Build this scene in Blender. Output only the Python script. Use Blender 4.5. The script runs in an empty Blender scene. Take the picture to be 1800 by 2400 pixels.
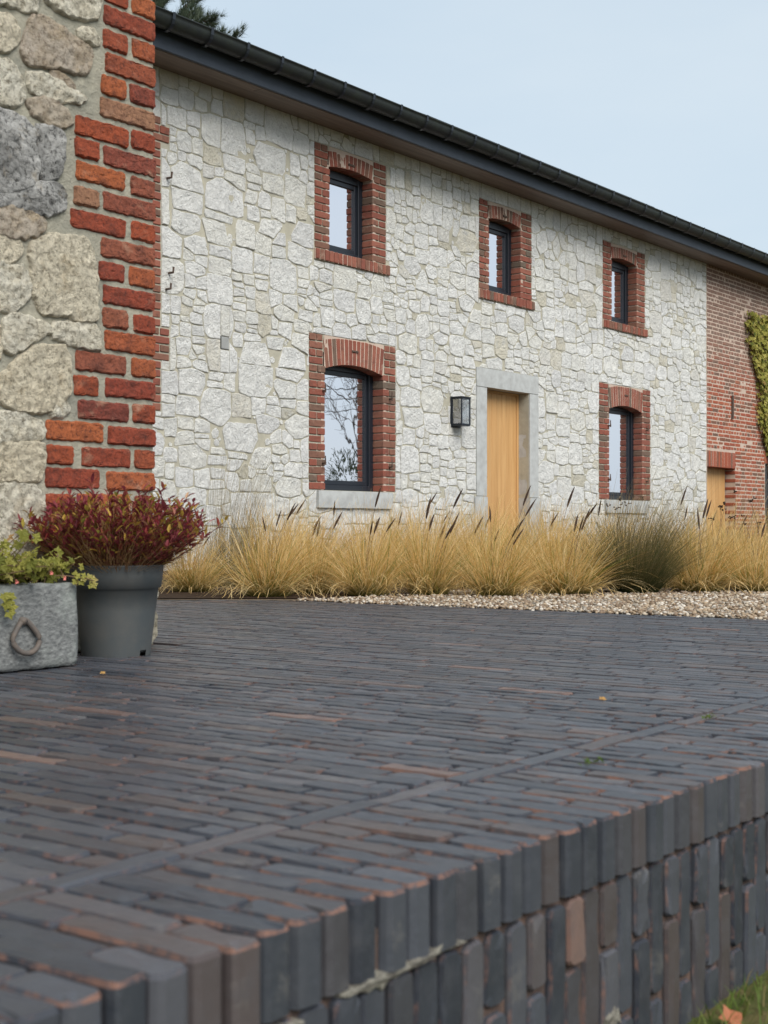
import bpy, bmesh, math, random
import numpy as np
from mathutils import Vector, noise
random.seed(11)
R = random.Random(5)

# ------------------------------------------------------------------ camera, sky, sun, exposure
# World frame: X runs along the house front, Y into it, Z up. Camera at the origin, 0.397 m above the paving.
F, HEYE = 3330.0, 0.397
ANG = math.atan2(2480.0, 3330.0)
SN, CS = math.sin(ANG), math.cos(ANG)
sc = bpy.context.scene
cam = bpy.data.cameras.new('camera'); cob = bpy.data.objects.new('camera', cam); sc.collection.objects.link(cob)
cam.sensor_fit = 'HORIZONTAL'; cam.sensor_width = 36.0; cam.lens = F * 36.0 / 1800.0
cam.shift_y = 36.0 / 1800.0
cam.clip_start = 0.05; cam.clip_end = 2000
cob.location = (0, 0, HEYE); cob.rotation_euler = (math.radians(90), 0, -math.atan2(CS, SN))
cam.dof.use_dof = True; cam.dof.focus_distance = 9.5; cam.dof.aperture_fstop = 12.0
sc.camera = cob

SUN_EL, SUN_AZ = math.radians(45), math.radians(203)      # azimuth clockwise from +Y
w = bpy.data.worlds.new('World'); sc.world = w; w.use_nodes = True
wn = w.node_tree; bg = wn.nodes['Background']
sky = wn.nodes.new('ShaderNodeTexSky'); sky.sky_type = 'NISHITA'; sky.sun_disc = False
sky.sun_elevation = SUN_EL; sky.sun_rotation = SUN_AZ
sky.air_density = 1.0; sky.dust_density = 2.5; sky.ozone_density = 1.0
veil = wn.nodes.new('ShaderNodeMix'); veil.data_type = 'RGBA'          # thin even high cloud over the blue
veil.inputs[0].default_value = 0.86
wtc = wn.nodes.new('ShaderNodeTexCoord'); wno = wn.nodes.new('ShaderNodeTexNoise'); wno.inputs['Scale'].default_value = 2.2; wno.inputs['Detail'].default_value = 5; wno.inputs['Roughness'].default_value = .55
wmp = wn.nodes.new('ShaderNodeMapping'); wmp.inputs['Scale'].default_value = (1, 1, 3.2); wn.links.new(wtc.outputs['Generated'], wmp.inputs[0]); wn.links.new(wmp.outputs[0], wno.inputs['Vector'])
wrp = wn.nodes.new('ShaderNodeValToRGB'); wn.links.new(wno.outputs['Fac'], wrp.inputs[0])
wrp.color_ramp.elements[0].position = .3; wrp.color_ramp.elements[0].color = (.785, .935, 1.06, 1); wrp.color_ramp.elements[1].position = .72; wrp.color_ramp.elements[1].color = (.90, 1.02, 1.105, 1)
wsc = wn.nodes.new('ShaderNodeVectorMath'); wsc.operation = 'SCALE'; wsc.inputs['Scale'].default_value = 4.88; wn.links.new(wrp.outputs[0], wsc.inputs[0])
wn.links.new(sky.outputs[0], veil.inputs[6]); wn.links.new(wsc.outputs[0], veil.inputs[7])
wn.links.new(veil.outputs[2], bg.inputs[0]); bg.inputs[1].default_value = 0.066
sd = bpy.data.lights.new('sun', 'SUN'); so = bpy.data.objects.new('sun', sd); sc.collection.objects.link(so)
sd.energy = 1.5; sd.angle = math.radians(42); sd.color = (1.0, 0.955, 0.89)
sdir = Vector((math.sin(SUN_AZ) * math.cos(SUN_EL), math.cos(SUN_AZ) * math.cos(SUN_EL), math.sin(SUN_EL)))
so.rotation_euler = sdir.to_track_quat('Z', 'Y').to_euler()
sc.view_settings.view_transform = 'Standard'; sc.view_settings.look = 'None'
sc.view_settings.gamma = 1; sc.view_settings.use_curve_mapping = False
sc.view_settings.exposure = 1.36

# ------------------------------------------------------------------ helpers
COL = sc.collection

def onY(x, y, Y):          # where the sight line through a point of the picture meets the plane of a wall
    tx = (x - 900) / F; t = Y / (SN - CS * tx)
    return t * (CS + SN * tx), HEYE + (1236 - y) / F * t

def onZ(x, y, z=0.0):      # ... or a level surface
    tx = (x - 900) / F; t = (HEYE - z) * F / (y - 1236)
    return t * (CS + SN * tx), t * (SN - CS * tx)

def pixel(p):
    fw = CS * p[0] + SN * p[1]; rt = SN * p[0] - CS * p[1]
    if fw < .05: return (-9999, -9999, fw)
    return 900 + F * rt / fw, 1236 - F * (p[2] - HEYE) / fw, fw

class MB:
    def __init__(s): s.v = []; s.f = []; s.m = []; s.r = []; s.h = []
    def add(s, v, f, m=0, rnd=None, h=None):
        o = len(s.v); s.v += [tuple(p) for p in v]
        s.f += [tuple(i + o for i in q) for q in f]
        s.m += (list(m) if isinstance(m, (list, tuple)) else [m] * len(f))
        r = R.random() if rnd is None else rnd
        s.r += [r] * len(v); s.h += (list(h) if h is not None else [0.0] * len(v))
        return s
    def build(s, name, mats, parent=None, smooth=False, kind=None):
        me = bpy.data.meshes.new(name)
        me.from_pydata(s.v, [], s.f)
        for m in (mats if isinstance(mats, (list, tuple)) else [mats]): me.materials.append(m)
        if any(s.m): me.polygons.foreach_set('material_index', s.m)
        if smooth: me.polygons.foreach_set('use_smooth', [True] * len(s.f))
        a = me.attributes.new('rnd', 'FLOAT', 'POINT'); a.data.foreach_set('value', s.r)
        if any(s.h):
            a = me.attributes.new('h', 'FLOAT', 'POINT'); a.data.foreach_set('value', s.h)
        me.update()
        return link(name, me, parent, kind)

def link(name, data, parent=None, kind=None):
    o = bpy.data.objects.new(name, data); COL.objects.link(o)
    if parent is not None:
        o.parent = parent
        q = parent; off = Vector((0, 0, 0))
        while q is not None: off += q.location; q = q.parent
        o.location = -off if data is not None else o.location
    if kind: o['kind'] = kind
    return o

def thing(name, loc, label, cat, group=None, kind=None):
    o = bpy.data.objects.new(name, None); COL.objects.link(o); o.location = loc; o.empty_display_size = .1
    return tag(o, label, cat, group, kind)

def tag(o, label, cat, group=None, kind=None):
    o['label'] = label; o['category'] = cat
    if group: o['group'] = group
    if kind: o['kind'] = kind
    return o

def part(name, parent):     # an Empty part that parents sub-parts; sits at its thing's origin
    o = bpy.data.objects.new(name, None); COL.objects.link(o); o.parent = parent; o.empty_display_size = .1
    return o

def boxv(x0, x1, y0, y1, z0, z1):
    v = [(x0, y0, z0), (x1, y0, z0), (x1, y1, z0), (x0, y1, z0), (x0, y0, z1), (x1, y0, z1), (x1, y1, z1), (x0, y1, z1)]
    f = [(0, 3, 2, 1), (4, 5, 6, 7), (0, 1, 5, 4), (1, 2, 6, 5), (2, 3, 7, 6), (3, 0, 4, 7)]
    return v, f

def bevbox(x0, x1, y0, y1, z0, z1, b=.004):
    bm = bmesh.new(); v, f = boxv(x0, x1, y0, y1, z0, z1)
    vs = [bm.verts.new(p) for p in v]
    for q in f: bm.faces.new([vs[i] for i in q])
    bmesh.ops.bevel(bm, geom=bm.edges[:], offset=b, segments=1, affect='EDGES', profile=.5)
    bm.verts.index_update()
    r = [tuple(p.co) for p in bm.verts], [tuple(p.index for p in q.verts) for q in bm.faces]
    bm.free(); return r

def WALL(Y):               # a, b, c -> along X, up, out of the wall towards the viewer
    return lambda a, b, c: (a, Y - c, b)
def FLOOR(Z=0.0):
    return lambda a, b, c: (a, b, Z + c)

def rrect(x0, x1, z0, z1, r=.008, j=0.0, sx=.07, sz=.07):
    """rounded, slightly uneven rectangle, counter-clockwise"""
    r = min(r, .45 * min(x1 - x0, z1 - z0)); pts = []
    def line(a, b, step):
        n = max(1, int(round(math.dist(a, b) / step)))
        for i in range(n):
            t = i / n; pts.append((a[0] + (b[0] - a[0]) * t, a[1] + (b[1] - a[1]) * t))
    k = .35 * r
    C = [((x0 + r, z0), (x1 - r, z0), (x1 - k, z0 + k)), ((x1, z0 + r), (x1, z1 - r), (x1 - k, z1 - k)),
         ((x1 - r, z1), (x0 + r, z1), (x0 + k, z1 - k)), ((x0, z1 - r), (x0, z0 + r), (x0 + k, z0 + k))]
    for i, (a, b, c) in enumerate(C):
        line(a, b, sx if i % 2 == 0 else sz); pts.append(b); pts.append(c)
    if j: pts = [(p[0] + R.uniform(-j, j), p[1] + R.uniform(-j, j)) for p in pts]
    return pts

def inset(ol, d):
    n = len(ol); out = []
    for i in range(n):
        a, b, c = ol[i - 1], ol[i], ol[(i + 1) % n]
        e1 = (b[0] - a[0], b[1] - a[1]); e2 = (c[0] - b[0], c[1] - b[1])
        l1 = math.hypot(*e1) or 1; l2 = math.hypot(*e2) or 1
        nx = -(e1[1] / l1 + e2[1] / l2); nz = e1[0] / l1 + e2[0] / l2
        l = math.hypot(nx, nz) or 1
        out.append((b[0] + nx / l * d, b[1] + nz / l * d))
    return out

def piece(ol, fr, prof, inner=(.55,), amp=0.0, freq=20.0, bev=0, crown=0.0, chip=0.0):
    """a stone or brick: outline swept through (inset, height) rings, then filled; bev: material slot of the bevel"""
    cx = sum(p[0] for p in ol) / len(ol); cz = sum(p[1] for p in ol) / len(ol)
    rings = []
    for ins, h in prof:
        q = ol if ins == 0 else inset(ol, ins); rings.append([(p[0], p[1], h) for p in q])
    last = rings[-1]; H = prof[-1][1]
    for s in inner:
        rings.append([(cx + (p[0] - cx) * s, cz + (p[1] - cz) * s, H + crown * (1 - s)) for p in last])
    sd_ = R.uniform(0, 90); v = []; n = len(ol)
    for k, rg in enumerate(rings):
        for p in rg:
            a, b, c = p
            if amp and k > 0:
                q = Vector((a * freq + sd_, b * freq, c * freq)); nv = noise.noise_vector(q)
                fal = 1.0 if k >= len(prof) - 1 else .6
                c += (nv.z * amp + noise.noise(q * .45) * amp * 1.1) * fal
                if k < len(prof): a += nv.x * amp * .7; b += nv.y * amp * .7
            if chip and k == len(prof) - 1 and R.random() < .16: c -= R.uniform(0, chip)
            v.append(fr(a, b, c))
    q = Vector((cx * freq + sd_, cz * freq, H * freq))
    v.append(fr(cx, cz, H + crown + (noise.noise(q) * amp if amp else 0)))
    f = []; m = []
    for k in range(len(rings) - 1):
        for i in range(n):
            jn = (i + 1) % n
            f.append((k * n + i, k * n + jn, (k + 1) * n + jn, (k + 1) * n + i))
            m.append(bev if k == len(prof) - 2 else 0)
    o = (len(rings) - 1) * n
    for i in range(n): f.append((o + i, o + (i + 1) % n, len(v) - 1)); m.append(0)
    return v, f, m

def tube(path, rad, sides=6):
    v = []; f = []; n = len(path); P = [Vector(p) for p in path]
    up = Vector((.13, .31, .94))
    for i, p in enumerate(P):
        t = (P[min(i + 1, n - 1)] - P[max(i - 1, 0)])
        t = t.normalized() if t.length > 1e-9 else Vector((0, 0, 1))
        a = t.cross(up); a = a.normalized() if a.length > 1e-4 else t.orthogonal().normalized()
        b = t.cross(a); r = rad[i] if isinstance(rad, (list, tuple)) else rad
        for k in range(sides):
            an = 2 * math.pi * k / sides; v.append(tuple(p + a * (r * math.cos(an)) + b * (r * math.sin(an))))
    for i in range(n - 1):
        for k in range(sides):
            k2 = (k + 1) % sides; f.append((i * sides + k, i * sides + k2, (i + 1) * sides + k2, (i + 1) * sides + k))
    f.append(tuple(range(sides))[::-1]); f.append(tuple((n - 1) * sides + k for k in range(sides)))
    return v, f

def lathe(prof, cx, cy, seg=40, skip=None):
    v = []; f = []
    for r, z in prof:
        for k in range(seg):
            a = 2 * math.pi * k / seg; v.append((cx + r * math.cos(a), cy + r * math.sin(a), z))
    for i in range(len(prof) - 1):
        for k in range(seg):
            if skip and skip(i, k): continue
            k2 = (k + 1) % seg; f.append((i * seg + k, i * seg + k2, (i + 1) * seg + k2, (i + 1) * seg + k))
    return v, f

def rough_box(x0, x1, y0, y1, z0, z1, step=.025, amp=.004, freq=9, rnd=.012, rot=None):
    bm = bmesh.new()
    nx, ny, nz = [max(2, int((b - a) / step)) for a, b in ((x0, x1), (y0, y1), (z0, z1))]
    idx = {}
    def V(i, j, k):
        if (i, j, k) in idx: return idx[i, j, k]
        p = Vector((x0 + (x1 - x0) * i / nx, y0 + (y1 - y0) * j / ny, z0 + (z1 - z0) * k / nz))
        lo = Vector((x0 + rnd, y0 + rnd, z0 + rnd)); hi = Vector((x1 - rnd, y1 - rnd, z1 - rnd))
        q = Vector([min(max(p[c], lo[c]), hi[c]) for c in range(3)]); dlt = p - q
        if dlt.length > 1e-6: p = q + dlt.normalized() * rnd
        p = p + noise.noise_vector(p * freq) * amp + noise.noise_vector(p * freq * 4) * amp * .4
        idx[i, j, k] = bm.verts.new(p); return idx[i, j, k]
    def face(a): bm.faces.new(a)
    for i in range(nx):
        for j in range(ny):
            face([V(i, j, 0), V(i, j + 1, 0), V(i + 1, j + 1, 0), V(i + 1, j, 0)]); face([V(i, j, nz), V(i + 1, j, nz), V(i + 1, j + 1, nz), V(i, j + 1, nz)])
        for k in range(nz):
            face([V(i, 0, k), V(i + 1, 0, k), V(i + 1, 0, k + 1), V(i, 0, k + 1)]); face([V(i, ny, k), V(i, ny, k + 1), V(i + 1, ny, k + 1), V(i + 1, ny, k)])
    for j in range(ny):
        for k in range(nz):
            face([V(0, j, k), V(0, j, k + 1), V(0, j + 1, k + 1), V(0, j + 1, k)]); face([V(nx, j, k), V(nx, j + 1, k), V(nx, j + 1, k + 1), V(nx, j, k + 1)])
    bm.verts.index_update()
    r = [tuple(p.co) for p in bm.verts], [tuple(p.index for p in q.verts) for q in bm.faces]
    bm.free(); return r

# ------------------------------------------------------------------ materials
class NT:
    def __init__(s, name, rough=.8, spec=.3):
        s.m = bpy.data.materials.new(name); s.m.use_nodes = True; s.t = s.m.node_tree
        s.b = s.t.nodes['Principled BSDF']; s.b.inputs['Roughness'].default_value = rough
        s.b.inputs['Specular IOR Level'].default_value = spec
        s.tc = s.t.nodes.new('ShaderNodeTexCoord'); s.vec = s.tc.outputs['Object']
    def L(s, a, b): s.t.links.new(a, b)
    def attr(s, n='rnd'):
        a = s.t.nodes.new('ShaderNodeAttribute'); a.attribute_name = n; return a.outputs['Fac']
    def jitter(s, k=31.0):       # every piece gets its own patch of the pattern
        a = s.attr(); mu = s.math('MULTIPLY', a, k)
        ad = s.t.nodes.new('ShaderNodeVectorMath'); ad.operation = 'ADD'
        s.L(s.vec, ad.inputs[0]); s.L(mu, ad.inputs[1]); s.vec = ad.outputs[0]; return s
    def stretch(s, x, y, z):
        mp = s.t.nodes.new('ShaderNodeMapping'); mp.inputs['Scale'].default_value = (x, y, z)
        s.L(s.vec, mp.inputs[0]); s.vec = mp.outputs[0]; return s
    def math(s, op, a, b=0.0, c=0.0):
        n = s.t.nodes.new('ShaderNodeMath'); n.operation = op
        for i, q in enumerate((a, b, c)):
            if hasattr(q, 'is_linked'): s.L(q, n.inputs[i])
            else: n.inputs[i].default_value = q
        return n.outputs[0]
    def noise(s, scale, detail=6, rough=.6, dist=0.0):
        n = s.t.nodes.new('ShaderNodeTexNoise'); n.inputs['Scale'].default_value = scale
        n.inputs['Detail'].default_value = detail; n.inputs['Roughness'].default_value = rough
        n.inputs['Distortion'].default_value = dist; s.L(s.vec, n.inputs['Vector']); return n.outputs['Fac']
    def voro(s, scale, feat='F1'):
        n = s.t.nodes.new('ShaderNodeTexVoronoi'); n.inputs['Scale'].default_value = scale; n.feature = feat
        s.L(s.vec, n.inputs['Vector']); return n.outputs['Distance']
    def ramp(s, fac, stops, interp='LINEAR'):
        n = s.t.nodes.new('ShaderNodeValToRGB'); e = n.color_ramp.elements; n.color_ramp.interpolation = interp
        while len(e) < len(stops): e.new(.5)
        for q, (p, c) in zip(e, stops):
            q.position = p; q.color = (c[0], c[1], c[2], 1) if isinstance(c, (tuple, list)) else (c, c, c, 1)
        s.L(fac, n.inputs[0]); return n.outputs[0]
    def mix(s, fac, a, b, mode='MIX'):
        n = s.t.nodes.new('ShaderNodeMix'); n.data_type = 'RGBA'; n.blend_type = mode
        for i, q in ((0, fac), (6, a), (7, b)):
            if hasattr(q, 'is_linked'): s.L(q, n.inputs[i])
            elif i == 0: n.inputs[0].default_value = q
            else: n.inputs[i].default_value = (q[0], q[1], q[2], 1)
        return n.outputs[2]
    def col(s, c):
        if hasattr(c, 'is_linked'): s.L(c, s.b.inputs['Base Color'])
        else: s.b.inputs['Base Color'].default_value = (c[0], c[1], c[2], 1)
        return s
    def rough(s, r): s.L(r, s.b.inputs['Roughness']); return s
    def bump(s, h, strength=.5, dist=.01):
        n = s.t.nodes.new('ShaderNodeBump'); n.inputs['Strength'].default_value = strength; n.inputs['Distance'].default_value = dist
        s.L(h, n.inputs['Height'])
        if s.b.inputs['Normal'].is_linked: s.L(s.b.inputs['Normal'].links[0].from_socket, n.inputs['Normal'])
        s.L(n.outputs[0], s.b.inputs['Normal']); return s

def m_stone(name, tones, grime, spot, bs=.7, bd=.012, sc_=1.0, pits=0.0):
    t = NT(name, .88, .2).jitter()
    base = t.ramp(t.attr(), tones)
    n1 = t.noise(7 * sc_, 8, .68); n2 = t.noise(38 * sc_, 6, .7); n3 = t.noise(16 * sc_, 5, .75, .8)
    c = t.mix(t.ramp(n1, [(.42, 0.0), (.68, 1.0)]), base, grime)
    c = t.mix(t.ramp(n2, [(.55, 0.0), (.72, .75)]), c, spot)
    c = t.mix(t.ramp(n3, [(.26, .55), (.40, 0.0)]), c, spot)
    if pits:            # open, pitted weathering
        n4 = t.noise(55, 7, .78, .3); n5 = t.noise(11, 5, .7, .6)
        c = t.mix(t.ramp(n5, [(.56, 0.0), (.70, .5)]), c, (.52, .40, .24))
        c = t.mix(t.ramp(n4, [(.37, pits), (.50, 0.0)]), c, tuple(x * .6 for x in spot)); t.bump(n4, 1.0, .02)
    t.col(c); t.bump(n3, bs, bd); t.bump(n2, bs * .6, bd * .35)
    return t.m

def m_lime():
    t = NT('limestone', .9, .15).jitter()
    base = t.ramp(t.attr(), [(0, (.80, .80, .77)), (.3, (.87, .87, .85)), (.5, (.82, .81, .75)), (.72, (.88, .88, .86)), (.90, (.76, .76, .75)), (.95, (.74, .70, .59)), (1, (.58, .55, .45))])
    n1 = t.noise(7, 8, .72); n2 = t.noise(15, 9, .72, 1.7); n3 = t.noise(75, 6, .7)
    c = t.mix(t.ramp(n1, [(.48, 0.0), (.70, .75)]), base, (.62, .625, .615))
    c = t.mix(t.ramp(n2, [(.30, .85), (.41, 0.0)]), c, (.34, .34, .315))
    c = t.mix(t.ramp(n2, [(.60, 0.0), (.74, .7)]), c, (.84, .84, .81))
    t.col(c); t.bump(n2, 1.0, .05); t.bump(n1, .7, .035); t.bump(n3, .7, .006); return t.m
STONE = m_lime()
WSTONE = m_stone('weathered_limestone', [(0, (.84, .79, .66)), (.4, (.88, .84, .72)), (.7, (.84, .77, .62)), (1, (.80, .70, .52))],
                 (.76, .69, .54), (.38, .32, .22), 1.0, .03, 1.6, .85)
WSTONE_G = m_stone('grey_field_stone', [(0, (.50, .49, .47)), (1, (.56, .55, .53))], (.13, .13, .125), (.06, .06, .056), .9, .014, .9, .9)
WSTONE_O = m_stone('tan_field_stone', [(0, (.52, .45, .36)), (1, (.55, .48, .40))], (.42, .33, .23), (.22, .16, .11), .9, .012, 1.4, .75)

def m_mortar(name, a, b, sc_=1.0, bd=.006):
    t = NT(name, .95, .1)
    n1 = t.noise(3 * sc_, 8, .7); n2 = t.noise(60 * sc_, 5, .7)
    t.col(t.mix(t.ramp(n1, [(.35, 0.0), (.65, 1.0)]), a, b)); t.bump(n2, .6, bd); t.bump(t.noise(14 * sc_, 4), .5, bd * 1.5); return t.m
MORTAR = m_mortar('lime_mortar', (.46, .435, .35), (.35, .335, .275), 1.4)
MORTAR_G = m_mortar('grey_cement_mortar', (.25, .245, .205), (.40, .375, .30), 2.4, .012)
MORTAR_P = m_mortar('pink_mortar', (.54, .43, .36), (.47, .37, .30))
MORTAR_W = m_mortar('pale_lime_splash', (.40, .38, .32), (.13, .12, .105), 12, .014)

def m_brick(name, tones, dark, pale, pf=.5, bd=.004):
    t = NT(name, .88, .2).jitter(47)
    base = t.ramp(t.attr(), tones)
    n1 = t.noise(16, 6, .65); n2 = t.noise(45, 6, .7); n3 = t.noise(9, 5, .6, .5)
    c = t.mix(t.ramp(n1, [(.50, 0.0), (.72, .8)]), base, dark)
    c = t.mix(t.ramp(n3, [(.60, 0.0), (.75, pf)]), c, pale)
    c = t.mix(t.ramp(n2, [(.30, .5), (.42, 0.0)]), c, dark)
    if bd > .005:
        n4 = t.noise(85, 7, .8, .4); n5 = t.noise(30, 6, .75, 1.2)
        c = t.mix(t.ramp(n4, [(.37, .85), (.49, 0.0)]), c, dark); c = t.mix(t.ramp(n5, [(.62, 0.0), (.72, .6)]), c, pale); c = t.mix(t.ramp(n5, [(.27, .8), (.36, 0.0)]), c, tuple(x * .7 for x in dark)); t.bump(n4, 1.0, .006); t.bump(n5, 1.0, .008)
    t.col(c); t.bump(n1, .5, bd * 1.6); t.bump(n2, .6, bd); return t.m
BRICK = m_brick('red_brick', [(0, (.26, .085, .058)), (.3, (.22, .077, .056)), (.55, (.29, .112, .078)), (.75, (.215, .105, .074)), (.9, (.18, .095, .068)), (1, (.14, .11, .085))],
                (.115, .060, .048), (.38, .27, .21), .8)
WBRICK = m_brick('orange_red_brick', [(0, (.36, .085, .038)), (.25, (.27, .060, .038)), (.5, (.42, .125, .050)), (.7, (.24, .060, .044)), (.9, (.34, .125, .07)), (1, (.33, .175, .105))],
                 (.085, .034, .028), (.42, .25, .17), .85, .007)
def m_oldbrick():
    t = NT('weathered_brick', .9, .15).jitter(47)
    base = t.ramp(t.attr(), [(0, (.34, .10, .055)), (.35, (.28, .08, .05)), (.6, (.37, .125, .07)), (.8, (.20, .09, .06)), (1, (.14, .09, .07))])
    sx = t.t.nodes.new('ShaderNodeSeparateXYZ'); t.L(t.tc.outputs['Object'], sx.inputs[0])
    n1 = t.noise(12, 6, .65)
    st = t.math('ADD', t.math('MULTIPLY', sx.outputs[2], .33), t.math('MULTIPLY', n1, .6))      # grey weathering of the old upper courses
    c = t.mix(t.ramp(st, [(1.15, 0.0), (1.5, .75)]) if False else t.ramp(t.math('MULTIPLY', st, .5), [(.56, 0.0), (.72, .85)]), base, (.20, .145, .118))
    c = t.mix(t.ramp(n1, [(.55, 0.0), (.75, .6)]), c, (.16, .08, .06))
    t.col(c); t.bump(n1, .5, .008); return t.m
OBRICK = m_oldbrick()

def m_paver(name, worn, edge=False):
    t = NT(name, .5, .5).jitter(53)
    base = t.ramp(t.attr(), [(0, (.032, .037, .047)), (.2, (.062, .068, .083)), (.4, (.028, .032, .042)), (.6, (.046, .051, .064)), (.72, (.078, .080, .093)), (.8, (.078, .064, .064)), (.9, (.044, .046, .055)), (.982, (.068, .056, .056)), (.99, (.14, .092, .08)), (1, (.16, .105, .09))])
    n1 = t.noise(20, 6, .65); n2 = t.noise(120, 4, .7); n3 = t.noise(22, 7, .75)
    c = t.mix(t.ramp(n1, [(.45, 0.0), (.75, .55)]), base, (.066, .068, .076))
    lo = (.50, .0, .64, .7) if worn else (.72, .0, .79, .6)
    if edge: lo = (.44, .0, .56, .9)
    c = t.mix(t.ramp(n3, [(lo[0], lo[1]), (lo[2], lo[3])]), c, (.19, .105, .080))
    c = t.mix(t.ramp(t.noise(7.5, 8, .78), [(.58, 0.0), (.72, .45)]), c, (.20, .185, .165))
    t.col(c); t.rough(t.ramp(n1, [(.3, .80 if worn else .30), (.7, .9 if worn else .55)])); t.b.inputs['Specular IOR Level'].default_value = .15 if worn else .5; t.bump(n2, .35, .0015); t.bump(n1, .4, .004); return t.m
PAVER = m_paver('blue_black_clinker', False); PAVER_W = m_paver('worn_clinker_edge', True); PAVER_E = m_paver('chipped_clinker_nosing', True, True)

def m_plain(name, c, rough=.6, spec=.4, n=None, c2=None, metal=0.0, bd=.002):
    t = NT(name, rough, spec); t.b.inputs['Metallic'].default_value = metal
    if n: t.col(t.mix(t.ramp(t.noise(n, 6, .65), [(.4, 0.0), (.68, 1.0)]), c, c2)); t.bump(t.noise(n * 4, 4), .4, bd)
    else: t.col(c)
    return t.m
BLUESTONE = m_plain('bluestone', (.46, .475, .47), .75, .3, 9, (.36, .365, .36), bd=.003)
FRAME = m_plain('anthracite_aluminium', (.012, .016, .024), .38, .5)
FASCIA = m_plain('blue_grey_fascia', (.034, .043, .060), .5, .4, 5, (.028, .036, .05))
GUTTER = m_plain('dark_zinc', (.018, .021, .023), .5, .4, 8, (.028, .034, .027), metal=.2)
ROOFM = m_plain('dark_slate', (.05, .05, .052), .7, .3, 6, (.07, .075, .06))
PANELM = m_plain('solar_glass', (.012, .014, .02), .2, .5)
IRON = m_plain('rusty_iron', (.07, .05, .042), .75, .3, 30, (.13, .085, .06))
OLDIRON = m_plain('dull_grey_iron', (.10, .088, .08), .7, .3, 40, (.14, .11, .09))
POTM = m_plain('grey_plastic', (.066, .075, .079), .55, .35, 7, (.092, .093, .089), bd=.0008)
SOIL = m_plain('dark_soil', (.035, .024, .017), .95, .1, 40, (.07, .045, .03), bd=.02)
SAND = m_plain('red_brown_joint_sand', (.072, .055, .050), .95, .1, 50, (.13, .085, .068), bd=.004)
BARK = m_plain('bark', (.075, .055, .042), .9, .1, 20, (.13, .10, .08), bd=.01)
TWIG = m_plain('dry_twig', (.17, .115, .07), .85, .1)
REDTWIG = m_plain('red_brown_twig', (.10, .045, .028), .8, .15)
SEED = m_plain('brown_seed_head', (.042, .026, .020), .9, .1, 200, (.09, .06, .045))
PINK = m_plain('pink_petal', (.62, .20, .17), .7, .2)
CABLE = m_plain('black_cable', (.02, .02, .02), .6, .3)

def m_trough():
    t = NT('chiselled_bluestone', .85, .25)
    n0 = t.noise(5, 6, .65); n2 = t.noise(60, 4, .7)
    t.vec = t.tc.outputs['Object']
    mp = t.t.nodes.new('ShaderNodeMapping'); mp.inputs['Rotation'].default_value = (0, math.radians(-48), 0); mp.inputs['Scale'].default_value = (34, 34, 60)
    t.L(t.vec, mp.inputs[0]); t.vec = mp.outputs[0]; ch = t.noise(1.6, 4, .6)
    c = t.mix(t.ramp(ch, [(.36, 0.0), (.72, 1.0)]), (.10, .104, .104), (.25, .256, .25))
    c = t.mix(t.ramp(n2, [(.66, 0.0), (.78, .8)]), c, (.34, .345, .33))
    t.vec = t.tc.outputs['Object']
    c = t.mix(t.ramp(n0, [(.5, 0.0), (.70, .75)]), c, (.30, .33, .30))
    t.col(c); t.bump(ch, .8, .006); t.bump(n2, .4, .002); return t.m
TROUGH = m_trough()

def m_wood(name, a, b, along='z', sc_=1.0, rough=.6):
    t = NT(name, rough, .35).jitter(17)
    t.stretch(*( (26, 26, 1.3) if along == 'z' else (1.3, 26, 26)))
    n = t.noise(1.0 * sc_, 6, .62, .6); n2 = t.noise(.35, 3)
    c = t.mix(t.ramp(n, [(.3, 0.0), (.72, 1.0)]), a, b)
    c = t.mix(t.ramp(n2, [(.4, 0.0), (.7, .45)]), c, tuple(x * .62 for x in b))
    c = t.mix(t.math('MULTIPLY', t.attr(), .45), c, tuple(x * .95 for x in b))
    t.col(c); t.bump(n, .3, .002); return t.m
OAK = m_wood('honey_oak', (.66, .41, .185), (.50, .27, .10))
SOFFIT = m_wood('weathered_board', (.25, .19, .15), (.13, .098, .078), 'x')

def m_leaf(name, tones, h=None, trans=.35, rough=.6):
    t = NT(name, rough, .25)
    c = t.ramp(t.attr(), tones)
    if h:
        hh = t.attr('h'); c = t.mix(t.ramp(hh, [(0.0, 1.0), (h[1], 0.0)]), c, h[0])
    t.col(c)
    tr = t.t.nodes.new('ShaderNodeBsdfTranslucent'); t.L(c, tr.inputs[0])
    mx = t.t.nodes.new('ShaderNodeMixShader'); mx.inputs[0].default_value = trans
    t.L(t.b.outputs[0], mx.inputs[1]); t.L(tr.outputs[0], mx.inputs[2])
    t.L(mx.outputs[0], t.t.nodes['Material Output'].inputs[0]); return t.m
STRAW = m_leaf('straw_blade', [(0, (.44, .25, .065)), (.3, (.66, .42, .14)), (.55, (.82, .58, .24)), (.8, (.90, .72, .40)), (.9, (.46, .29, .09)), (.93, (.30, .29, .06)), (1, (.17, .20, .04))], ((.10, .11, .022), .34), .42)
OLIVEG = m_leaf('olive_brown_blade', [(0, (.065, .085, .025)), (.4, (.12, .11, .04)), (.7, (.24, .17, .08)), (1, (.05, .07, .026))], ((.028, .045, .014), .5))
GREYG = m_leaf('grey_green_blade', [(0, (.17, .17, .085)), (.5, (.26, .21, .12)), (1, (.33, .26, .15))], ((.09, .10, .045), .4))
LAWNG = m_leaf('lawn_blade', [(0, (.06, .11, .015)), (.5, (.11, .17, .025)), (.8, (.19, .20, .06)), (1, (.24, .18, .08))])
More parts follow.
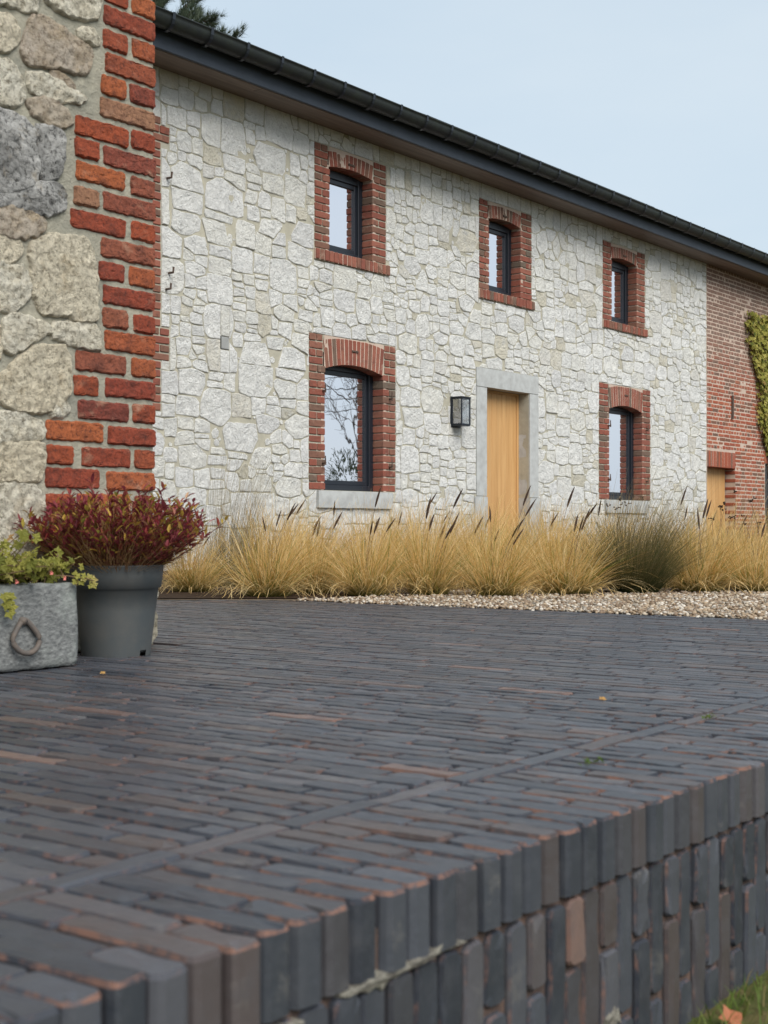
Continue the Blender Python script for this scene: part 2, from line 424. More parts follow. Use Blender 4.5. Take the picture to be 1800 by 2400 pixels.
REDL = m_leaf('autumn_leaf', [(0, (.18, .038, .050)), (.35, (.27, .052, .064)), (.55, (.34, .10, .07)), (.62, (.34, .16, .07)), (.72, (.38, .25, .05)), (.82, (.60, .40, .08)), (.90, (.26, .27, .05)), (.97, (.42, .05, .07)), (1, (.66, .45, .27))], trans=.45)
GERL = m_leaf('geranium_leaf', [(0, (.14, .15, .028)), (.4, (.25, .245, .05)), (.7, (.35, .33, .08)), (.9, (.44, .38, .14)), (1, (.40, .25, .11))], trans=.4)
IVYL = m_leaf('ivy_leaf', [(0, (.07, .095, .014)), (.35, (.22, .22, .04)), (.65, (.38, .35, .08)), (.85, (.48, .41, .12)), (1, (.26, .17, .05))])
NEEDLE = m_leaf('pine_needle', [(0, (.06, .085, .06)), (.6, (.10, .13, .085)), (1, (.15, .165, .105))], trans=.3)
DARKL = m_leaf('dark_evergreen_leaf', [(0, (.02, .035, .012)), (1, (.05, .07, .025))], trans=.2)
FALLEN = m_leaf('fallen_leaf', [(0, (.50, .30, .10)), (.5, (.46, .17, .08)), (1, (.55, .22, .13))])

def m_glass_mirror():
    t = NT('coated_window_glass', .03, .5); t.col((.006, .007, .009))
    g = t.t.nodes.new('ShaderNodeBsdfGlossy'); g.inputs['Roughness'].default_value = .012; g.inputs['Color'].default_value = (.97, .95, .99, 1)
    bn = t.t.nodes.new('ShaderNodeBump'); bn.inputs['Strength'].default_value = .03; bn.inputs['Distance'].default_value = .02
    t.L(t.noise(2.5, 2), bn.inputs['Height']); t.L(bn.outputs[0], g.inputs['Normal'])
    mx = t.t.nodes.new('ShaderNodeMixShader'); mx.inputs[0].default_value = .90
    t.L(t.b.outputs[0], mx.inputs[1]); t.L(g.outputs[0], mx.inputs[2]); t.L(mx.outputs[0], t.t.nodes['Material Output'].inputs[0]); return t.m
GLASS = m_glass_mirror()
def m_clear():
    t = NT('clear_glass', .03, .5)
    tr = t.t.nodes.new('ShaderNodeBsdfTransparent'); g = t.t.nodes.new('ShaderNodeBsdfGlossy'); g.inputs['Roughness'].default_value = .03
    mx = t.t.nodes.new('ShaderNodeMixShader'); mx.inputs[0].default_value = .35
    t.L(tr.outputs[0], mx.inputs[1]); t.L(g.outputs[0], mx.inputs[2]); t.L(mx.outputs[0], t.t.nodes['Material Output'].inputs[0]); return t.m
CLEAR = m_clear()
def m_pebble():
    t = NT('river_pebble', .75, .3)
    c = t.ramp(t.attr(), [(0, (.22, .155, .10)), (.2, (.36, .27, .18)), (.4, (.28, .25, .21)), (.55, (.48, .41, .32)), (.7, (.20, .14, .095)), (.85, (.62, .57, .50)), (1, (.42, .32, .21))], 'CONSTANT')
    t.col(t.mix(t.ramp(t.noise(120, 4), [(.4, 0.0), (.7, .5)]), c, (.25, .19, .14))); return t.m
PEBBLE = m_pebble()
GRAVELM = m_plain('sandy_gravel', (.20, .155, .11), .95, .1, 90, (.36, .29, .21), bd=.02)
GROUNDM = m_plain('mossy_lawn', (.06, .075, .022), .95, .1, 14, (.115, .085, .04), bd=.03)

# ------------------------------------------------------------------ the setting: ground, terrace, gravel, bed
def sheet(name, poly, z, mat, kind='structure'):
    b = MB(); b.add([(x, y, z) for x, y in poly], [tuple(range(len(poly)))]); o = b.build(name, mat, kind=kind); return o
sheet('ground', [(-600, -600), (900, -600), (900, 900), (-600, 900)], -.36, GROUNDM)
v, f = boxv(-14, 60, .935, 80, -.5, -.0075)
terrace = MB().add(v, f).build('terrace_paving', SAND, kind='structure')
sheet('gravel_path', [(5.86, .94), (40, .94), (40, 9.2), (5.4, 9.2), (5.5, 5.7), (5.99, 4.9)], .0, GRAVELM)
sheet('planting_bed', [(5.52, 5.72), (6.02, 5.0), (7.0, 4.55), (7.65, 4.2), (8.3, 3.45), (9.2, 2.6), (10.5, 1.6), (30, 1.6), (30, 9.25), (5.35, 9.25)], .006, SOIL)

# pavers: running-bond columns at right angles to the terrace edge
PW, PL = .0494, .203
def in_paving(x, y):
    if x > 5.86: return False
    if y > 4.9 and x > 5.99 - (y - 4.9) * .62: return False
    if y > 5.7 and x > 5.48: return False
    if x < 3.44 and y > 3.50: return False
    return True
pav = []
def paver(x0, x1, y0, y1, face=False):
    pav.append((x0, x1, y0, y1, face))
nc0, nc1 = int(-1.2 / PW), int(5.95 / PW)
YE, YL = .916, 1.216
for i in range(nc0, nc1):
    x0, x1 = i * PW, (i + 1) * PW
    if x1 < 5.88:
        if i % 2: paver(x0, x1, YE, YE + .2, True); paver(x0, x1, YE + .2, YL)
        else: paver(x0, x1, YE, YE + .1, True); paver(x0, x1, YE + .1, YL)
    y = YL + PW - [0, .1, .045, .145][i % 4] + R.uniform(-.008, .008); first = True
    while y < 9.2:
        a, b = (YL + PW if first else y), y + PL
        if b - a > .03 and in_paving((x0 + x1) / 2, (a + b) / 2): paver(x0, x1, a, b)
        y += PL; first = False
x = -1.2
while x < 5.7: paver(x, x + PL, YL, YL + PW); x += PL

def pix_in(p, m=0):
    q = pixel(p); return q[2] > .1 and -m < q[0] < 1800 + m and -m < q[1] < 2400 + m
pav.sort(key=lambda q: math.hypot((q[0] + q[1]) / 2, (q[2] + q[3]) / 2))
stuff = MB(); nind = 0
for (x0, x1, y0, y1, face) in pav:
    d = math.hypot((x0 + x1) / 2, (y0 + y1) / 2); near = d < 3.6
    g = R.uniform(.0014, .0034) if near else R.uniform(.0008, .0020); vis = pix_in(((x0 + x1) / 2, (y0 + y1) / 2, 0), 40)
    ol = rrect(x0 + g, x1 - g, y0 + g, y1 - g, (.010 if face else .007) if near else .004, .0013, .06 if near else .3, .045 if near else .3)
    qf = 1.0 if d < 1.9 else .5; dz = R.gauss(0, .0013) * qf; tx_, ty_ = R.gauss(0, .012) * qf, R.gauss(0, .005) * qf; cx, cy = (x0 + x1) / 2, (y0 + y1) / 2
    fy = R.gauss(0, .0016) if face else 0
    fr = lambda a, b, c, dz=dz, tx_=tx_, ty_=ty_, cx=cx, cy=cy, fy=fy: (a, b + fy, c + (dz + (a - cx) * tx_ + (b - cy) * ty_ if c > -.05 else 0))
    if near: v, f, m = piece(ol, fr, [(0, -.088 if face else -.03), (.0006, -.0055), (.0034, 0)], (.6,), .0013, 40, 1, 0, .007 if face else .004)
    else: v, f, m = piece(ol, fr, [(0, -.02), (.004, 0)], (), 0, 1, 1)
    if nind < 300 and vis:
        MB().add(v, f, m).build('paver', [PAVER, PAVER_E if face else PAVER_W], terrace, smooth=False); nind += 1
    else: stuff.add(v, f, m)
stuff.build('paver_field', [PAVER, PAVER_W], terrace, kind='stuff')

# retaining wall under the terrace edge: upright clinkers in half bond
rw = thing('retaining_wall', (1.5, .93, -.36), 'low retaining wall of upright blue-black clinker bricks under the terrace edge', 'wall')
v, f = boxv(-14, 12, .931, 1.2, -.45, -.04); MB().add(v, f).build('mortar_core', SAND, rw)
n_b = 0; rest = MB()
for i in range(int(-1.0 / PW), int(5.9 / PW)):
    x0, x1 = i * PW + .012, (i + 1) * PW + .012
    z = -.092; first = True
    while z > -.40:
        L_ = (.098 if (i % 2) else .198) if first else .198
        L_ += R.uniform(-.006, .006); z1 = z - L_; g = R.uniform(.0015, .0042)
        ol = rrect(x0 + g, x1 - g, z1 + g, z - g, .010, .0013, .06, .045); fo = R.gauss(0, .002)
        v, f, m = piece(ol, WALL(.922 + fo), [(0, -.02), (.0008, -.005), (.0038, 0)], (.6,), .0014, 30, 1, .0005, .004)
        if n_b < 280 and pix_in(((x0 + x1) / 2, .922, (z + z1) / 2), 200): MB().add(v, f, m).build('brick', [PAVER, PAVER_W], rw); n_b += 1
        else: rest.add(v, f, m)
        z = z1; first = False
for (x0, x1, z0, z1) in ((1.16, 1.33, -.106, -.078), (1.27, 1.40, -.098, -.080), (1.02, 1.10, -.112, -.088), (1.745, 1.785, -.315, -.25)):
    sx_ = [x0 + (x1 - x0) * k / 14 for k in range(15)]; zc = (z0 + z1) / 2; hz = (z1 - z0) / 2
    ol = [(x, zc - hz * (.25 + .75 * abs(noise.noise(Vector((x * 45, 1, 0))) * 2)) * math.sin(math.pi * (.06 + .88 * k / 14)) ** .5) for k, x in enumerate(sx_)] + [(x, zc + hz * (.25 + .75 * abs(noise.noise(Vector((x * 45, 9, 0))) * 2)) * math.sin(math.pi * (.06 + .88 * k / 14)) ** .5) for k, x in list(enumerate(sx_))[::-1]]
    v, f, m = piece(ol, WALL(.922), [(0, -.02), (.001, .002), (.003, .0045)], (.5,), .004, 90, 0); MB().add(v, f, m).build('mortar_smear', MORTAR_W, rw)
if rest.v: rest.build('brick_run', [PAVER, PAVER_W], rw, kind='stuff')

# gravel pebbles
def icosa():
    t = (1 + 5 ** .5) / 2
    v = np.array([(-1, t, 0), (1, t, 0), (-1, -t, 0), (1, -t, 0), (0, -1, t), (0, 1, t), (0, -1, -t), (0, 1, -t), (t, 0, -1), (t, 0, 1), (-t, 0, -1), (-t, 0, 1)], float)
    v /= np.linalg.norm(v[0])
    f = [(0, 11, 5), (0, 5, 1), (0, 1, 7), (0, 7, 10), (0, 10, 11), (1, 5, 9), (5, 11, 4), (11, 10, 2), (10, 7, 6), (7, 1, 8), (3, 9, 4), (3, 4, 2), (3, 2, 6), (3, 6, 8), (3, 8, 9), (4, 9, 5), (2, 4, 11), (6, 2, 10), (8, 6, 7), (9, 8, 1)]
    return v, np.array(f)
def pebbles(name, pts, rmin, rmax, mat, seed, flat=.62):
    rg = np.random.default_rng(seed); iv, fi = icosa(); n = len(pts)
    s = rg.uniform(rmin, rmax, (n, 1, 1)) * rg.uniform(.7, 1.3, (n, 1, 3)); s[:, :, 2] *= flat
    a = rg.uniform(0, 6.28, n); ca, sa = np.cos(a), np.sin(a)
    V = iv[None] * (1 + rg.uniform(-.16, .16, (n, 12, 1))) * s
    X = V[:, :, 0] * ca[:, None] - V[:, :, 1] * sa[:, None]; Y = V[:, :, 0] * sa[:, None] + V[:, :, 1] * ca[:, None]
    tl = rg.uniform(-.5, .5, (n, 1)); Z = V[:, :, 2] + X * tl
    P = np.stack([X, Y, Z], -1) + pts[:, None, :]
    fc = (fi[None] + (np.arange(n) * 12)[:, None, None]).reshape(-1, 3)
    me = bpy.data.meshes.new(name); me.vertices.add(n * 12); me.vertices.foreach_set('co', P.reshape(-1))
    me.loops.add(len(fc) * 3); me.loops.foreach_set('vertex_index', fc.reshape(-1).astype(np.int32))
    me.polygons.add(len(fc)); me.polygons.foreach_set('loop_start', np.arange(len(fc), dtype=np.int32) * 3)
    me.polygons.foreach_set('use_smooth', np.ones(len(fc), bool))
    me.update(calc_edges=True); me.materials.append(mat)
    at = me.attributes.new('rnd', 'FLOAT', 'POINT'); at.data.foreach_set('value', np.repeat(rg.uniform(0, 1, n), 12).astype(np.float32))
    return link(name, me, None, 'stuff')
rg = np.random.default_rng(3)
pp = rg.uniform((5.86, 1.2), (9.6, 5.0), (30000, 2))
ok = (pp[:, 0] + pp[:, 1] * 1.02 < 12.35) & ~((pp[:, 1] > 4.9) & (pp[:, 0] > 6.05))
pp = pp[ok][:21000]
g = pebbles('gravel', np.column_stack([pp, rg.uniform(-.002, .010, len(pp))]), .006, .013, PEBBLE, 4)
tag(g, 'buff and white gravel strip beside the dark paving', 'gravel', kind='stuff')

# ------------------------------------------------------------------ farmhouse
FY = 9.334
house = thing('farmhouse', (15.0, FY, 0), 'long white limestone farmhouse with brick-framed windows and dark gutter', 'house')
ZT = 4.60
LW = [dict(xl=11.242, xr=12.748, ol=11.506, orr=12.502), dict(xl=17.503, xr=19.080, ol=17.804, orr=18.806)]
UW = [dict(xl=11.331, xr=12.570, ol=11.584, orr=12.308), dict(xl=14.455, xr=15.690, ol=14.685, orr=15.405), dict(xl=17.610, xr=18.905, ol=17.880, orr=18.630)]
LZ = dict(top=2.405, bot=.785, spring=2.055, rise=.065, sill=.600)
UZ = dict(top=4.385, bot=3.29, spring=4.165, rise=.035, sill=3.165)
DOOR = dict(xl=14.392, xr=15.850, ol=14.621, orr=15.629, top=2.335, open=2.10, plinth=.775)
BX0, BX1 = 21.08, 25.4
obst = [(8.6, 9.145, 1.45, 4.10), (9.145, 9.253, 1.92, 2.22), (9.145, 9.253, 3.85, 4.05), (9.925, 10.05, 2.095, 2.225)]
for q in LW: obst += [(q['xl'], q['xr'], LZ['bot'], LZ['top']), (q['ol'] - .143, q['orr'] + .158, LZ['sill'], LZ['bot'])]
for q in UW: obst += [(q['xl'], q['xr'], UZ['bot'], UZ['top']), (q['xl'] - .01, q['xr'] + .06, UZ['sill'], UZ['bot'])]
obst += [(DOOR['xl'], DOOR['xr'], 0, DOOR['top']), (DOOR['xl'] - .047, DOOR['xr'] + .075, 0, DOOR['plinth'])]

# mortar wall with real openings
openings = [(q['ol'] - .03, q['orr'] + .03, LZ['bot'], LZ['spring'] + LZ['rise'] + .10) for q in LW] + [(q['ol'] - .03, q['orr'] + .03, UZ['bot'], UZ['spring'] + UZ['rise'] + .08) for q in UW] \
    + [(DOOR['ol'], DOOR['orr'], -.02, DOOR['open'] + .01), (21.10, 22.215, -.02, 1.375), (23.5, 24.4, .45, 1.49)]
def wall_boxes(X0, X1, Z0, Z1, ops, Y0, Y1):
    b = MB(); xs = sorted(set([X0, X1] + [e for o in ops for e in o[:2] if X0 < e < X1]))
    for a, c in zip(xs, xs[1:]):
        mid = (a + c) / 2; iv = sorted((o[2], o[3]) for o in ops if o[0] < mid < o[1]); z = Z0
        for lo, hi in iv:
            if lo > z: b.add(*boxv(a, c, Y0, Y1, z, lo))
            z = max(z, hi)
        if z < Z1: b.add(*boxv(a, c, Y0, Y1, z, Z1))
    return b
swall = wall_boxes(3.45, BX0, -.3, ZT, openings, FY + .006, FY + .42).build('stone_wall', MORTAR, house)
bwall = wall_boxes(BX0, 30, -.3, ZT, openings, FY + .002, FY + .42).build('brick_wall', MORTAR_P, house)
MB().add(*boxv(3.45, 30, FY + .43, FY + 6.4, -.3, ZT - .05)).build('inner_core', MORTAR, house)

# rubble: the wall split again and again by slightly tilted cuts into squarish blocks of mixed size
RS = random.Random(21); SX0, SX1, SZ0, SZ1 = 7.2, BX0 - .010, -.04, 4.60
def clip(poly, a, b, c):          # keep a*x + b*z <= c
    out = []
    for i in range(len(poly)):
        p, q = poly[i - 1], poly[i]; dp, dq = a * p[0] + b * p[1] - c, a * q[0] + b * q[1] - c
        if (dp > 0) != (dq > 0): t = dp / (dp - dq); out.append((p[0] + (q[0] - p[0]) * t, p[1] + (q[1] - p[1]) * t))
        if dq <= 0: out.append(q)
    return out
def area(p): return abs(sum(p[i - 1][0] * p[i][1] - p[i][0] * p[i - 1][1] for i in range(len(p)))) / 2
def target(x, z):
    k = RS.random(); m_ = 2.0 if x < 11.3 else 1.25
    return m_ * (RS.uniform(.050, .095) if k < .30 else RS.uniform(.022, .045) if k < .72 else RS.uniform(.005, .014))
cells = []
stack = [([(SX0, SZ0), (SX1, SZ0), (SX1, SZ1), (SX0, SZ1)], None)]
while stack:
    P, tg = stack.pop(); xs = [p[0] for p in P]; zs = [p[1] for p in P]; W, H_ = max(xs) - min(xs), max(zs) - min(zs); ar = area(P)
    cx, cz = (max(xs) + min(xs)) / 2, (max(zs) + min(zs)) / 2
    if ar < .30:
        if tg is None: tg = target(cx, cz)
        if ar < tg * 1.35: cells.append(P); continue
    pref = 1.0 if cz > 3.85 else 1.65
    vert = W > H_ * pref * RS.uniform(.75, 1.3)
    t = RS.uniform(.32, .68); ti = RS.gauss(0, .11 if ar < .4 else .03) + (RS.choice([-1, 1]) * RS.uniform(.15, .4) if (ar < .12 and RS.random() < .16) else 0)
    if vert: a, b = math.cos(ti), math.sin(ti); x0 = min(xs) + W * t; c = a * x0 + b * cz
    else: a, b = math.sin(ti), math.cos(ti); z0 = min(zs) + H_ * t; c = a * cx + b * z0
    for Q in (clip(P, a, b, c), clip(P, -a, -b, -c)):
        if len(Q) > 2: stack.append((Q, tg if (ar < .30 and RS.random() < .35) else None))
def dense(P, step):
    out = []
    for i in range(len(P)):
        p, q = P[i - 1], P[i]; n = max(1, int(math.dist(p, q) / step))
        out += [(p[0] + (q[0] - p[0]) * k / n, p[1] + (q[1] - p[1]) * k / n) for k in range(n)]
    return out
# ... and the joints broken up: every block keeps its place and bulk, its edges fall where neighbours meet
AX = 1.22; sites = []; hsh = {}
for P in cells:
    xs = [p[0] for p in P]; zs = [p[1] for p in P]; ar = area(P); x = sum(xs) / len(P) + RS.gauss(0, .010); z = sum(zs) / len(P) + RS.gauss(0, .008)
    e = (x / AX, z, math.sqrt(ar) * .46, len(sites), (max(xs) - min(xs), max(zs) - min(zs))); sites.append(e); hsh.setdefault((int(e[0] / .3), int(z / .3)), []).append(e)
cells = []
for (u, z, r, idn, (W, H_)) in sites:
    hw, hh = W / AX * .5 + RS.uniform(.01, .04), H_ * .5 + RS.uniform(.01, .04)
    poly = [(u - hw, z - hh), (u + hw, z - hh), (u + hw, z + hh), (u - hw, z + hh)]; gi, gk = int(u / .3), int(z / .3)
    for a in range(gi - 3, gi + 4):
        for b in range(gk - 3, gk + 4):
            for (u2, z2, r2, i2, _) in hsh.get((a, b), ()):
                if i2 == idn or len(poly) < 3: continue
                dx, dz = u2 - u, z2 - z; D2 = dx * dx + dz * dz; D = math.sqrt(D2) or 1e-6
                dd = min(max((D2 + r * r - r2 * r2) / (2 * D), .006), D - .006)
                q = min(abs(dx), abs(dz)) / max(abs(dx), abs(dz)); k_ = .22 + .78 * q ** 2.5; mx, mz = u + dx / D * dd, z + dz / D * dd      # edges keep close to level and plumb
                nx_, nz_ = (dx, dz * k_) if abs(dx) > abs(dz) else (dx * k_, dz)
                poly = clip(poly, nx_, nz_, nx_ * mx + nz_ * mz)
    poly = [(p[0] * AX, p[1]) for p in poly]
    for (a, b, c) in ((-1, 0, -SX0), (1, 0, SX1), (0, -1, -SZ0), (0, 1, SZ1)): poly = clip(poly, a, b, c) if len(poly) > 2 else poly
    if len(poly) > 2: cells.append(poly)
rects = []
for P in cells:
    n = len(P); C = []
    for i in range(n):            # knock the corners off
        p0, p1, p2 = P[i - 1], P[i], P[(i + 1) % n]; l0, l1 = math.dist(p0, p1), math.dist(p1, p2)
        if min(l0, l1) < .01: C.append(p1); continue
        c0, c1 = [min(.32, RS.choice([.006, .010, .014, .022, .045]) / l) for l in (l0, l1)]
        C += [(p1[0] + (p0[0] - p1[0]) * c0, p1[1] + (p0[1] - p1[1]) * c0), (p1[0] + (p2[0] - p1[0]) * c1, p1[1] + (p2[1] - p1[1]) * c1)]
    Q = dense(C, .05); todo = [Q]
    for o in obst:
        nxt = []
        for q in todo:
            if not (min(p[0] for p in q) < o[1] and max(p[0] for p in q) > o[0] and min(p[1] for p in q) < o[3] and max(p[1] for p in q) > o[2]): nxt.append(q); continue
            l_ = clip(q, 1, 0, o[0]); r_ = clip(q, -1, 0, -o[1]); m_ = clip(clip(q, -1, 0, -o[0]), 1, 0, o[1]) if len(q) > 2 else []
            for e in (l_, r_, clip(m_, 0, 1, o[2]) if len(m_) > 2 else [], clip(m_, 0, -1, -o[3]) if len(m_) > 2 else []):
                if len(e) > 2: nxt.append(e)
        todo = nxt
    for q in todo:
        xs = [p[0] for p in q]; zs = [p[1] for p in q]
        ar = area(q)
        if ar > .0016 and min(max(xs) - min(xs), max(zs) - min(zs)) > .026: rects.append((sum(xs) / len(q), sum(zs) / len(q), math.sqrt(ar), q))
# chips of stone pressed into the wider joints
gh = {}
for r in rects: gh.setdefault((int(r[0] / .4), int(r[1] / .4)), []).append(r)
def clear(x, z, lim):
    d = lim
    for a in range(int(x / .4) - 1, int(x / .4) + 2):
        for b in range(int(z / .4) - 1, int(z / .4) + 2):
            for r in gh.get((a, b), ()):
                P = r[3]; ins = False; j = len(P) - 1
                for i in range(len(P)):
                    (x1, z1), (x2, z2) = P[i], P[j]; j = i
                    if (z1 > z) != (z2 > z) and x < (x2 - x1) * (z - z1) / (z2 - z1) + x1: ins = not ins
                    ex, ez = x2 - x1, z2 - z1; t = min(1, max(0, ((x - x1) * ex + (z - z1) * ez) / (ex * ex + ez * ez + 1e-12)))
                    d = min(d, math.hypot(x - x1 - ex * t, z - z1 - ez * t))
                if ins: return 0
    for o in obst: d = min(d, math.hypot(max(o[0] - x, 0, x - o[1]), max(o[2] - z, 0, z - o[3])))
    return d
for _ in range(9000):
    x, z = RS.uniform(9.15, SX1 - .03), RS.uniform(.3, 4.55); d = clear(x, z, .06)
    if d > .012:
        n = RS.choice([5, 6, 7]); a0 = RS.random() * 6.28; P = [(x + d * 1.18 * RS.uniform(.85, 1.1) * math.cos(a0 + 6.283 * k / n), z + d * 1.1 * RS.uniform(.85, 1.1) * math.sin(a0 + 6.283 * k / n)) for k in range(n)]
        q = (x, z, d * 1.7, P); rects.append(q); gh.setdefault((int(x / .4), int(z / .4)), []).append(q)
def rubble_outline(poly, sz, rs, gap, fine):
    P = [poly[i] for i in range(len(poly)) if math.dist(poly[i], poly[i - 1]) > .004]
    if len(P) < 3: return None
    if sum(P[i - 1][0] * P[i][1] - P[i][0] * P[i - 1][1] for i in range(len(P))) < 0: P = P[::-1]
    P = inset(P, min(gap, sz * .08)); j = min(.0045, sz * .03)
    return [(p[0] + rs.uniform(-j, j), p[1] + rs.uniform(-j, j)) for p in P]
def vis_area(r):
    q = pixel((r[0], FY, r[1]))
    return r[2] ** 2 / q[2] ** 2 if (360 < q[0] < 1660 and 0 < q[1] < 1260) else 0
rects.sort(key=vis_area, reverse=True)
rest = MB()
for n_, r in enumerate(rects):
    mn = r[2]; ol = rubble_outline(r[3], mn, RS, RS.uniform(.0035, .0085), n_ < 300)
    if ol is None: continue
    p = RS.uniform(.0, .0055) if mn > .1 else RS.uniform(-.002, .003)
    tx_, tz_ = RS.gauss(0, .014), RS.gauss(0, .018); cx, cz = r[0], r[1]
    fr = lambda a, b, c, tx_=tx_, tz_=tz_, cx=cx, cz=cz: (a, FY - c - ((a - cx) * tx_ + (b - cz) * tz_ if c > -.009 else 0), b)
    v, f, m = piece(ol, fr, [(0, -.03), (.0005, p * .5 - .001), (min(.006, mn * .06), p)], (.7, .4) if n_ < 300 else (.5,), min(.0060, mn * .035), 17, 0, RS.uniform(-.003, .002))
    if n_ < 300: MB().add(v, f, m).build('stone', STONE, swall)
    else: rest.add(v, f, m)
rest.build('small_stones', STONE, swall, kind='stuff')

def brick_piece(x0, x1, z0, z1, fr, back=-.03, proud=.006, r=.006, amp=.002, j=.0015, hi=False, g=.0070):
    g *= R.uniform(.7, 1.25)
    ol = rrect(x0 + g, x1 - g, z0 + g, z1 - g, r, j, .04 if hi else .11, .03 if hi else .2)
    p = proud + R.gauss(0, .0018)
    return piece(ol, fr, [(0, back), (0, p - .004), (.005, p)], (.6, .3) if hi else (.5,), amp, 24 if hi else 18, 0)

def brick_obj(*a, parent, mat=BRICK, **k):
    v, f, m = brick_piece(*a, **k); return MB().add(v, f, m).build('brick', mat, parent)

# brick strip at the left edge of the front
edge = part('brick_quoin', house)
z = 1.45; n_ = 0
while z < 4.06:
    xr = 9.25 if (1.9 < z < 2.2 or 3.84 < z < 4.03) else 9.142
    cuts = [xr, xr - .125, xr - .375] if n_ % 2 else [xr, xr - .25, xr - .375]
    for a, b in zip(cuts[1:], cuts): brick_obj(a, b, z, z + .076, WALL(FY), parent=edge)
    z += .0765; n_ += 1

# windows
def pane_frame(q, Z, top, arched):
    x0, x1 = q['ol'], q['orr']; z0 = Z['bot'] + .004
    wnd = part('window', house); Y0 = FY + .135
    def bar(n, *b): o = MB().add(*bevbox(*b, .004)).build(n, FRAME, wnd); return o
    A = .062; zt = top
    bar('frame', x0 - .02, x0 + A, Y0, Y0 + .07, z0, zt); bar('frame', x1 - A, x1 + .02, Y0, Y0 + .07, z0, zt)
    bar('frame', x0 + A, x1 - A, Y0 + .001, Y0 + .069, z0, z0 + A); bar('frame', x0 + A, x1 - A, Y0 + .001, Y0 + .069, zt - A - .02, zt)
    S_, B = Y0 + .018, .048
    bx0, bx1, bz0, bz1 = x0 + A, x1 - A, z0 + A, zt - A - .02
    bar('sash', bx0, bx0 + B, S_, S_ + .06, bz0, bz1); bar('sash', bx1 - B, bx1, S_, S_ + .06, bz0, bz1)
    bar('sash', bx0 + B, bx1 - B, S_ + .001, S_ + .059, bz0, bz0 + B); bar('sash', bx0 + B, bx1 - B, S_ + .001, S_ + .059, bz1 - B, bz1)
    MB().add(*boxv(bx0 + B - .005, bx1 - B + .005, S_ + .022, S_ + .040, bz0 + B - .005, bz1 - B + .005)).build('glass_pane', GLASS, wnd)
    MB().add(*boxv(x0 - .02, x1 + .02, Y0 + .072, Y0 + .30, z0 - .02, zt + .02)).build('dark_reveal', FRAME, wnd)

